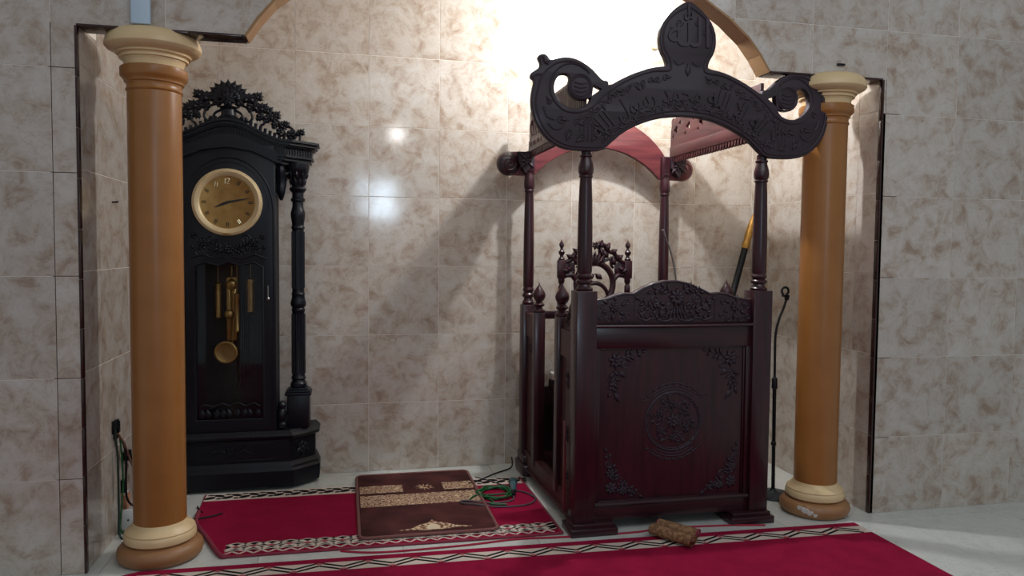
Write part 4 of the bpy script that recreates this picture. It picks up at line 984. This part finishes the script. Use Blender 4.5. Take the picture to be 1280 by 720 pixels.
# loose red binding thread between the two carpets
bm = NB(); tube(bm, [(-.02, .022, .004), (.15, -.025, .004), (.5, -.02, .004), (.75, .005, .004), (.95, -.012, .005), (1.3, -.02, .004), (1.45, .0, .004), (1.75, -.02, .004), (1.95, -.055, .004)], .0045, 6, 8)
tag(obj('loose_thread', bm, REDC), 'loose red binding thread lying between the two crimson carpets', 'thread')
# brown prayer rug
def rrect(x0, x1, y0, y1, r, n=5):
    out = []
    for cx, cy, a in ((x1-r, y0+r, -PI/2), (x1-r, y1-r, 0), (x0+r, y1-r, PI/2), (x0+r, y0+r, PI)): out += [(cx+r*math.cos(a+PI/2*k/n), cy+r*math.sin(a+PI/2*k/n)) for k in range(n+1)]
    return out
RG = rrect(.062, .690, .110, 1.045, .035)
bm = NB(); prism(bm, RG, 'z', .0086, .020); rg = tag(obj('prayer_rug', bm, BRN, smooth=False), 'brown plush prayer rug with beige patterned bands, lying on the crimson runner', 'rug')
bm = NB(); tube(bm, [(a, b, .0165) for a, b in RG]+[(RG[0][0], RG[0][1], .0165)], .008, 8); obj('edging', bm, BRE, rg)
def flat(name, poly, z0, z1, m, parent): b_ = NB(); prism(b_, poly, 'z', z0, z1); return obj(name, b_, m, parent, smooth=False)
R4 = lambda a, b, c, d: [(a, c), (b, c), (b, d), (a, d)]
flat('patterned_band', R4(.075, .678, .505, .675), .020, .0212, BAND, rg)
flat('patterned_band', R4(.075, .30, .715, .835), .020, .0212, BAND, rg)
flat('patterned_band', R4(.515, .678, .715, .835), .020, .0212, BAND, rg)
bm = NB()
for y0, y1, xa, xb in ((.505, .675, .075, .678), (.715, .835, .075, .30), (.715, .835, .515, .678)):
    for y in (y0+.006, y1-.006): box(bm, xa, xb, y-.003, y+.003, .0212, .022)
    x = xa+.04
    while x < xb-.03:
        ym = (y0+y1)/2; prism(bm, [(x-.014, ym), (x, ym-.03), (x+.014, ym), (x, ym+.03)], 'z', .0212, .022); x += .075
obj('band_lines', bm, ORN, rg, smooth=False)
bm = NB()
for k in range(12): a = k*PI/6; prism(bm, [(.415+.058*math.cos(a+t)*r, .775+.055*math.sin(a+t)*r) for t, r in ((-.12, .55), (0, 1), (.12, .55), (0, .3))], 'z', .020, .0212)
prism(bm, [(.415+.022*math.cos(k*PI/6), .775+.020*math.sin(k*PI/6)) for k in range(12)], 'z', .020, .0214); obj('medallion', bm, ORN, rg, smooth=False)
flat('arch_ornament', [(.235, .165), (.30, .180), (.345, .225), (.385, .245), (.40, .275), (.42, .245), (.46, .225), (.50, .190), (.58, .160), (.50, .160), (.44, .150), (.36, .150), (.30, .162)], .020, .0212, ORN, rg)
flat('mihrab_motif', [(.365, .152), (.425, .150), (.42, .20), (.41, .215), (.385, .215), (.37, .20)], .0212, .0224, BEIG, rg)

# two rolled mats on the carpet edge
rm = []
def roll(a, b, r, label, end_m=MATI):
    t = thing('rolled_mat', label, 'mat', ((a[0]+b[0])/2, (a[1]+b[1])/2, a[2]-r), 'rolled mats in front of the pulpit')
    A = Vector(a); B = Vector(b); d = (B-A).normalized(); u = Vector((0, 0, 1)).cross(d).normalized(); v = d.cross(u)
    turns = 2.6; n = 44; bm = NB(); L1 = []; L2 = []
    for side, L_ in ((A, L1), (B, L2)):
        for off_ in (0, .004):
            row = []
            for i in range(n+1):
                t_ = i/n; rr = r*(.25+.75*t_)-off_; an = 2*PI*turns*t_+.4; w_ = .012*math.sin(an*1.0)*(1-t_)
                row.append(bm.verts.new(side+u*rr*math.cos(an)+v*rr*math.sin(an)*.86+d*w_))
            L_.append(row)
    for i in range(n):
        bm.faces.new((L1[0][i], L1[0][i+1], L2[0][i+1], L2[0][i])); bm.faces.new((L1[1][i+1], L1[1][i], L2[1][i], L2[1][i+1]))
        bm.faces.new((L1[0][i], L1[1][i], L1[1][i+1], L1[0][i+1])); bm.faces.new((L2[0][i+1], L2[1][i+1], L2[1][i], L2[0][i]))
    bm.faces.new((L1[0][n], L1[1][n], L2[1][n], L2[0][n]))
    sh = obj('mat_sheet', bm, MATT, t)
    bm = NB()
    for side, sg in ((A, 1), (B, -1)):
        pts = []
        for i in range(n+1):
            t_ = i/n; rr = r*(.25+.75*t_)-.002; an = 2*PI*turns*t_+.4; pts.append(side+u*rr*math.cos(an)+v*rr*math.sin(an)*.86+d*.012*math.sin(an)*(1-t_)-d*.001*sg)
        tube(bm, pts, .0032, 6)
    obj('bound_edge', bm, end_m, t); return t
roll((1.412, -.045, .047), (1.535, -.190, .043), .030, 'farther of the two tan rolled mats, with a red bound end', REDE)
roll((1.366, -.082, .042), (1.478, -.262, .042), .031, 'nearer of the two tan rolled mats, spotted, dark spiral end')

# green cable coil, handheld microphone and cords on the runner
hm = thing('handheld_microphone', 'teal-grey handheld microphone lying on the crimson runner beside the green cable', 'microphone', (.88, .66, .008))
MA = Vector((.905, .775, .030)); MBv = Vector((.862, .555, .026))
bm = NB(); tube(bm, [MA.lerp(MBv, t) for t in (.30, .5, .8, .84)], [.019, .017, .015, .014], 14); obj('body', bm, TEAL, hm)
bm = NB(); tube(bm, [MA.lerp(MBv, t) for t in (.0, .04, .12, .22, .29, .31)], [.012, .020, .025, .024, .020, .018], 14); obj('head', bm, TEAL2, hm)
bm = NB(); tube(bm, [MA.lerp(MBv, t) for t in (.83, .86)], .0155, 14); obj('silver_ring', bm, STEEL, hm)
bm = NB(); tube(bm, [MA.lerp(MBv, t) for t in (.86, 1.0, 1.06)], [.013, .011, .006], 12); obj('plug', bm, METB, hm)
def cable(label, pts, r, m, cat='cable', name='cable', sm=6, group=None):
    bm = NB(); tube(bm, pts, r, 7, sm); return tag(obj(name, bm, m), label, cat, group)
rnd = random.Random(5); pts = []
for k in range(46):
    a = k*2*PI/10; rr = 1+.12*math.sin(k*1.7); pts.append((.775+.085*rr*math.cos(a)+.008*math.sin(k), .615+.088*rr*math.sin(a), .0125+.0065*abs(math.sin(k*.9))+.004*(k % 3)))
pts = [(.62, .50, .030), (.65, .55, .030), (.70, .60, .014)] + pts + [(.74, .50, .013), (.72, .46, .013), (.80, .44, .013)]
cable('bright green coiled cable on the crimson runner, right of the brown rug', pts, .0045, GRN)
cable('thin grey cable looping from the handheld microphone on the crimson runner', [(.857, .545, .018), (.84, .50, .012), (.74, .475, .012), (.60, .50, .026), (.57, .47, .026), (.64, .43, .027), (.76, .415, .012), (.90, .42, .012), (.965, .50, .012), (.94, .60, .012), (.90, .64, .012), (.886, .645, .012)], .0045, GREYC)
cable('dark cable trailing over the white floor to the rear foot of the pulpit', [(.66, .78, .024), (.73, .86, .012), (.79, .92, .012), (.86, 1.0, .006), (.95, 1.07, .006), (.975, 1.10, .02), (.975, 1.12, .06)], .004, METB)
cable('grey cord crossing the back border of the crimson runner', [(.72, .92, .014), (.79, .84, .012), (.84, .76, .012), (.868, .72, .014)], .0035, GREYC)

# corner by the left column: sockets, adapter, cords
WXl = XL+.0005
def wall_box(y, z, w, h, t, m, name, label, cat):
    bm = NB(); box(bm, WXl, WXl+t, y-w/2, y+w/2, z-h/2, z+h/2, .003); o = thing(name, label, cat, (WXl, y, z)); obj('body', bm, m, o); return o
o = wall_box(.40, .485, .045, .085, .014, METB, 'wall_socket', 'black socket high on the niche side wall beside the left column', 'socket')
bm = NB(); box(bm, WXl+.014, WXl+.022, .385, .393, .455, .50, .001); box(bm, WXl+.014, WXl+.02, .407, .415, .47, .52, .001); obj('switch', bm, METB, o)
bm = NB(); box(bm, WXl, WXl+.010, .355, .363, .47, .53, .001); tag(obj('wall_hook', bm, METB), 'small black cable hook left of the black wall socket', 'hook')
o = wall_box(.52, .335, .06, .04, .03, METB, 'power_plug', 'black plug at mid height behind the left column', 'plug')
bm = NB(); tube(bm, [(WXl+.02, .55, .32), (WXl+.03, .60, .28)], .012, 8); obj('sleeve', bm, METB, o)
o = wall_box(.49, .20, .035, .06, .02, METB, 'charger', 'small black charger low on the niche side wall beside the left column', 'charger')
bm = NB(); box(bm, WXl+.006, WXl+.026, .475, .50, .165, .175, .001); obj('white_label', bm, WHT, o)
bm = NB(); box(bm, WXl, WXl+.02, .50, .56, .085, .15, .004); tag(obj('wall_plate', bm, TERR), 'terracotta wall plate under the black charger', 'plate')
bm = NB(); box(bm, -.055, .055, -.032, .032, -.045, .045, .008)
ad = thing('power_adapter', 'white power adapter block on the floor in the corner left of the column', 'adapter', (-.955, .46, 0))
for v in bm.verts: v.co = Matrix.Rotation(-.25, 3, 'X') @ v.co; v.co = Vector((v.co.x*.75-.945, v.co.y+.45, v.co.z+.056))
obj('body', bm, WHT, ad)
bm = NB(); 
for a in (-.012, .012): tube(bm, [(-.945+a, .412, .065), (-.945+a, .408, .0645)], .004, 8)
obj('socket_holes', bm, INK, ad)
bm = NB(); box(bm, -.92, -.84, .50, .60, .001, .04, .006); tag(obj('extension_block', bm, METB), 'black extension block on the floor behind the left column', 'extension block')
cable('dark green cable hanging down the niche side wall, nearest the opening', [(WXl+.012, .36, .50), (WXl+.02, .365, .35), (WXl+.02, .37, .15), (WXl+.025, .36, .012), (-.92, .33, .006), (-.85, .33, .006)], .0045, GRND)
cable('green cable hanging from the black wall socket', [(WXl+.02, .40, .46), (WXl+.024, .41, .36), (WXl+.02, .44, .22), (WXl+.02, .40, .10), (WXl+.02, .385, .03), (-.94, .38, .006), (-.88, .40, .006)], .004, GRN)
cable('black cable curving from the socket down to the white adapter', [(WXl+.02, .405, .45), (WXl+.028, .46, .36), (WXl+.028, .455, .22), (WXl+.03, .47, .14), (-.945, .50, .09), (-.90, .53, .05)], .005, METB)
cable('brown cable running diagonally from the socket toward the left column', [(WXl+.02, .375, .47), (WXl+.03, .44, .40), (WXl+.03, .52, .31), (WXl+.03, .60, .24), (WXl+.03, .66, .15), (-.95, .68, .05), (-.93, .70, .006)], .0055, BRNC)
cable('short black cord end on the floor right of the left column', [(-.72, .72, .006), (-.70, .66, .007), (-.68, .62, .010)], .004, METB)
cable('black cable end reaching onto the left tip of the crimson runner', [(-.78, .50, .006), (-.72, .51, .012), (-.62, .55, .012), (-.58, .575, .014)], .004, METB)
# tiny hooks and nails
bm = NB(); box(bm, 2.297, 2.337, -.014, -.0025, 2.196, 2.206, .002); tag(obj('wall_clip', bm, METB), 'small black clip on the wall above the right column', 'clip')
bm = NB(); tube(bm, [(XL, .42, 1.495), (XL+.02, .42, 1.495), (XL+.025, .42, 1.50)], .004, 8); tag(obj('nail', bm, METB), 'small dark nail in the niche side wall left of the clock', 'nail')
bm = NB(); tube(bm, [(1.86, D, 2.56), (1.86, D-.025, 2.56)], .012, 12); tube(bm, [(1.86, D-.02, 2.56), (1.86, D-.035, 2.562)], .018, 12); tag(obj('wall_peg', bm, CREAM), 'small yellowish peg on the bright wall left of the canopy finial', 'peg')
# lamp holder of the niche bulb, above the picture
lb = thing('niche_lamp', 'bright bulb hanging from the niche ceiling above the pulpit', 'lamp', (1.45, .45, NZ))
bm = NB(); tube(bm, [(1.45, .45, 2.75), (1.45, .45, NZ)], .004, 8); obj('cord', bm, METB, lb)
bm = NB(); lathe(bm, [(.02, 2.69), (.022, 2.72), (.018, 2.755), (.004, 2.76)], 1.45, .45, 14); obj('holder', bm, WHT, lb)

# carved relief, woven patterns and fringes: pieces too small to pick apart, one part each
for o in C.objects:
    if o.parent and o.name.split('.')[0] in ('carving', 'inscription', 'vine_carving', 'crest_carving', 'corner_carving', 'medallion_carving', 'side_carving', 'comb_carving', 'saw_tooth_fringe', 'reeding', 'rim_moulding', 'bead_moulding', 'panel_bead', 'diamond', 'zigzag', 'scroll_pattern', 'band_lines', 'medallion', 'hour_marks', 'silver_numerals', 'chime_rods', 'chipped_patch', 'socket_holes', 'scalloped_apron', 'crown_carving', 'bound_edge'):
        o['kind'] = 'stuff'
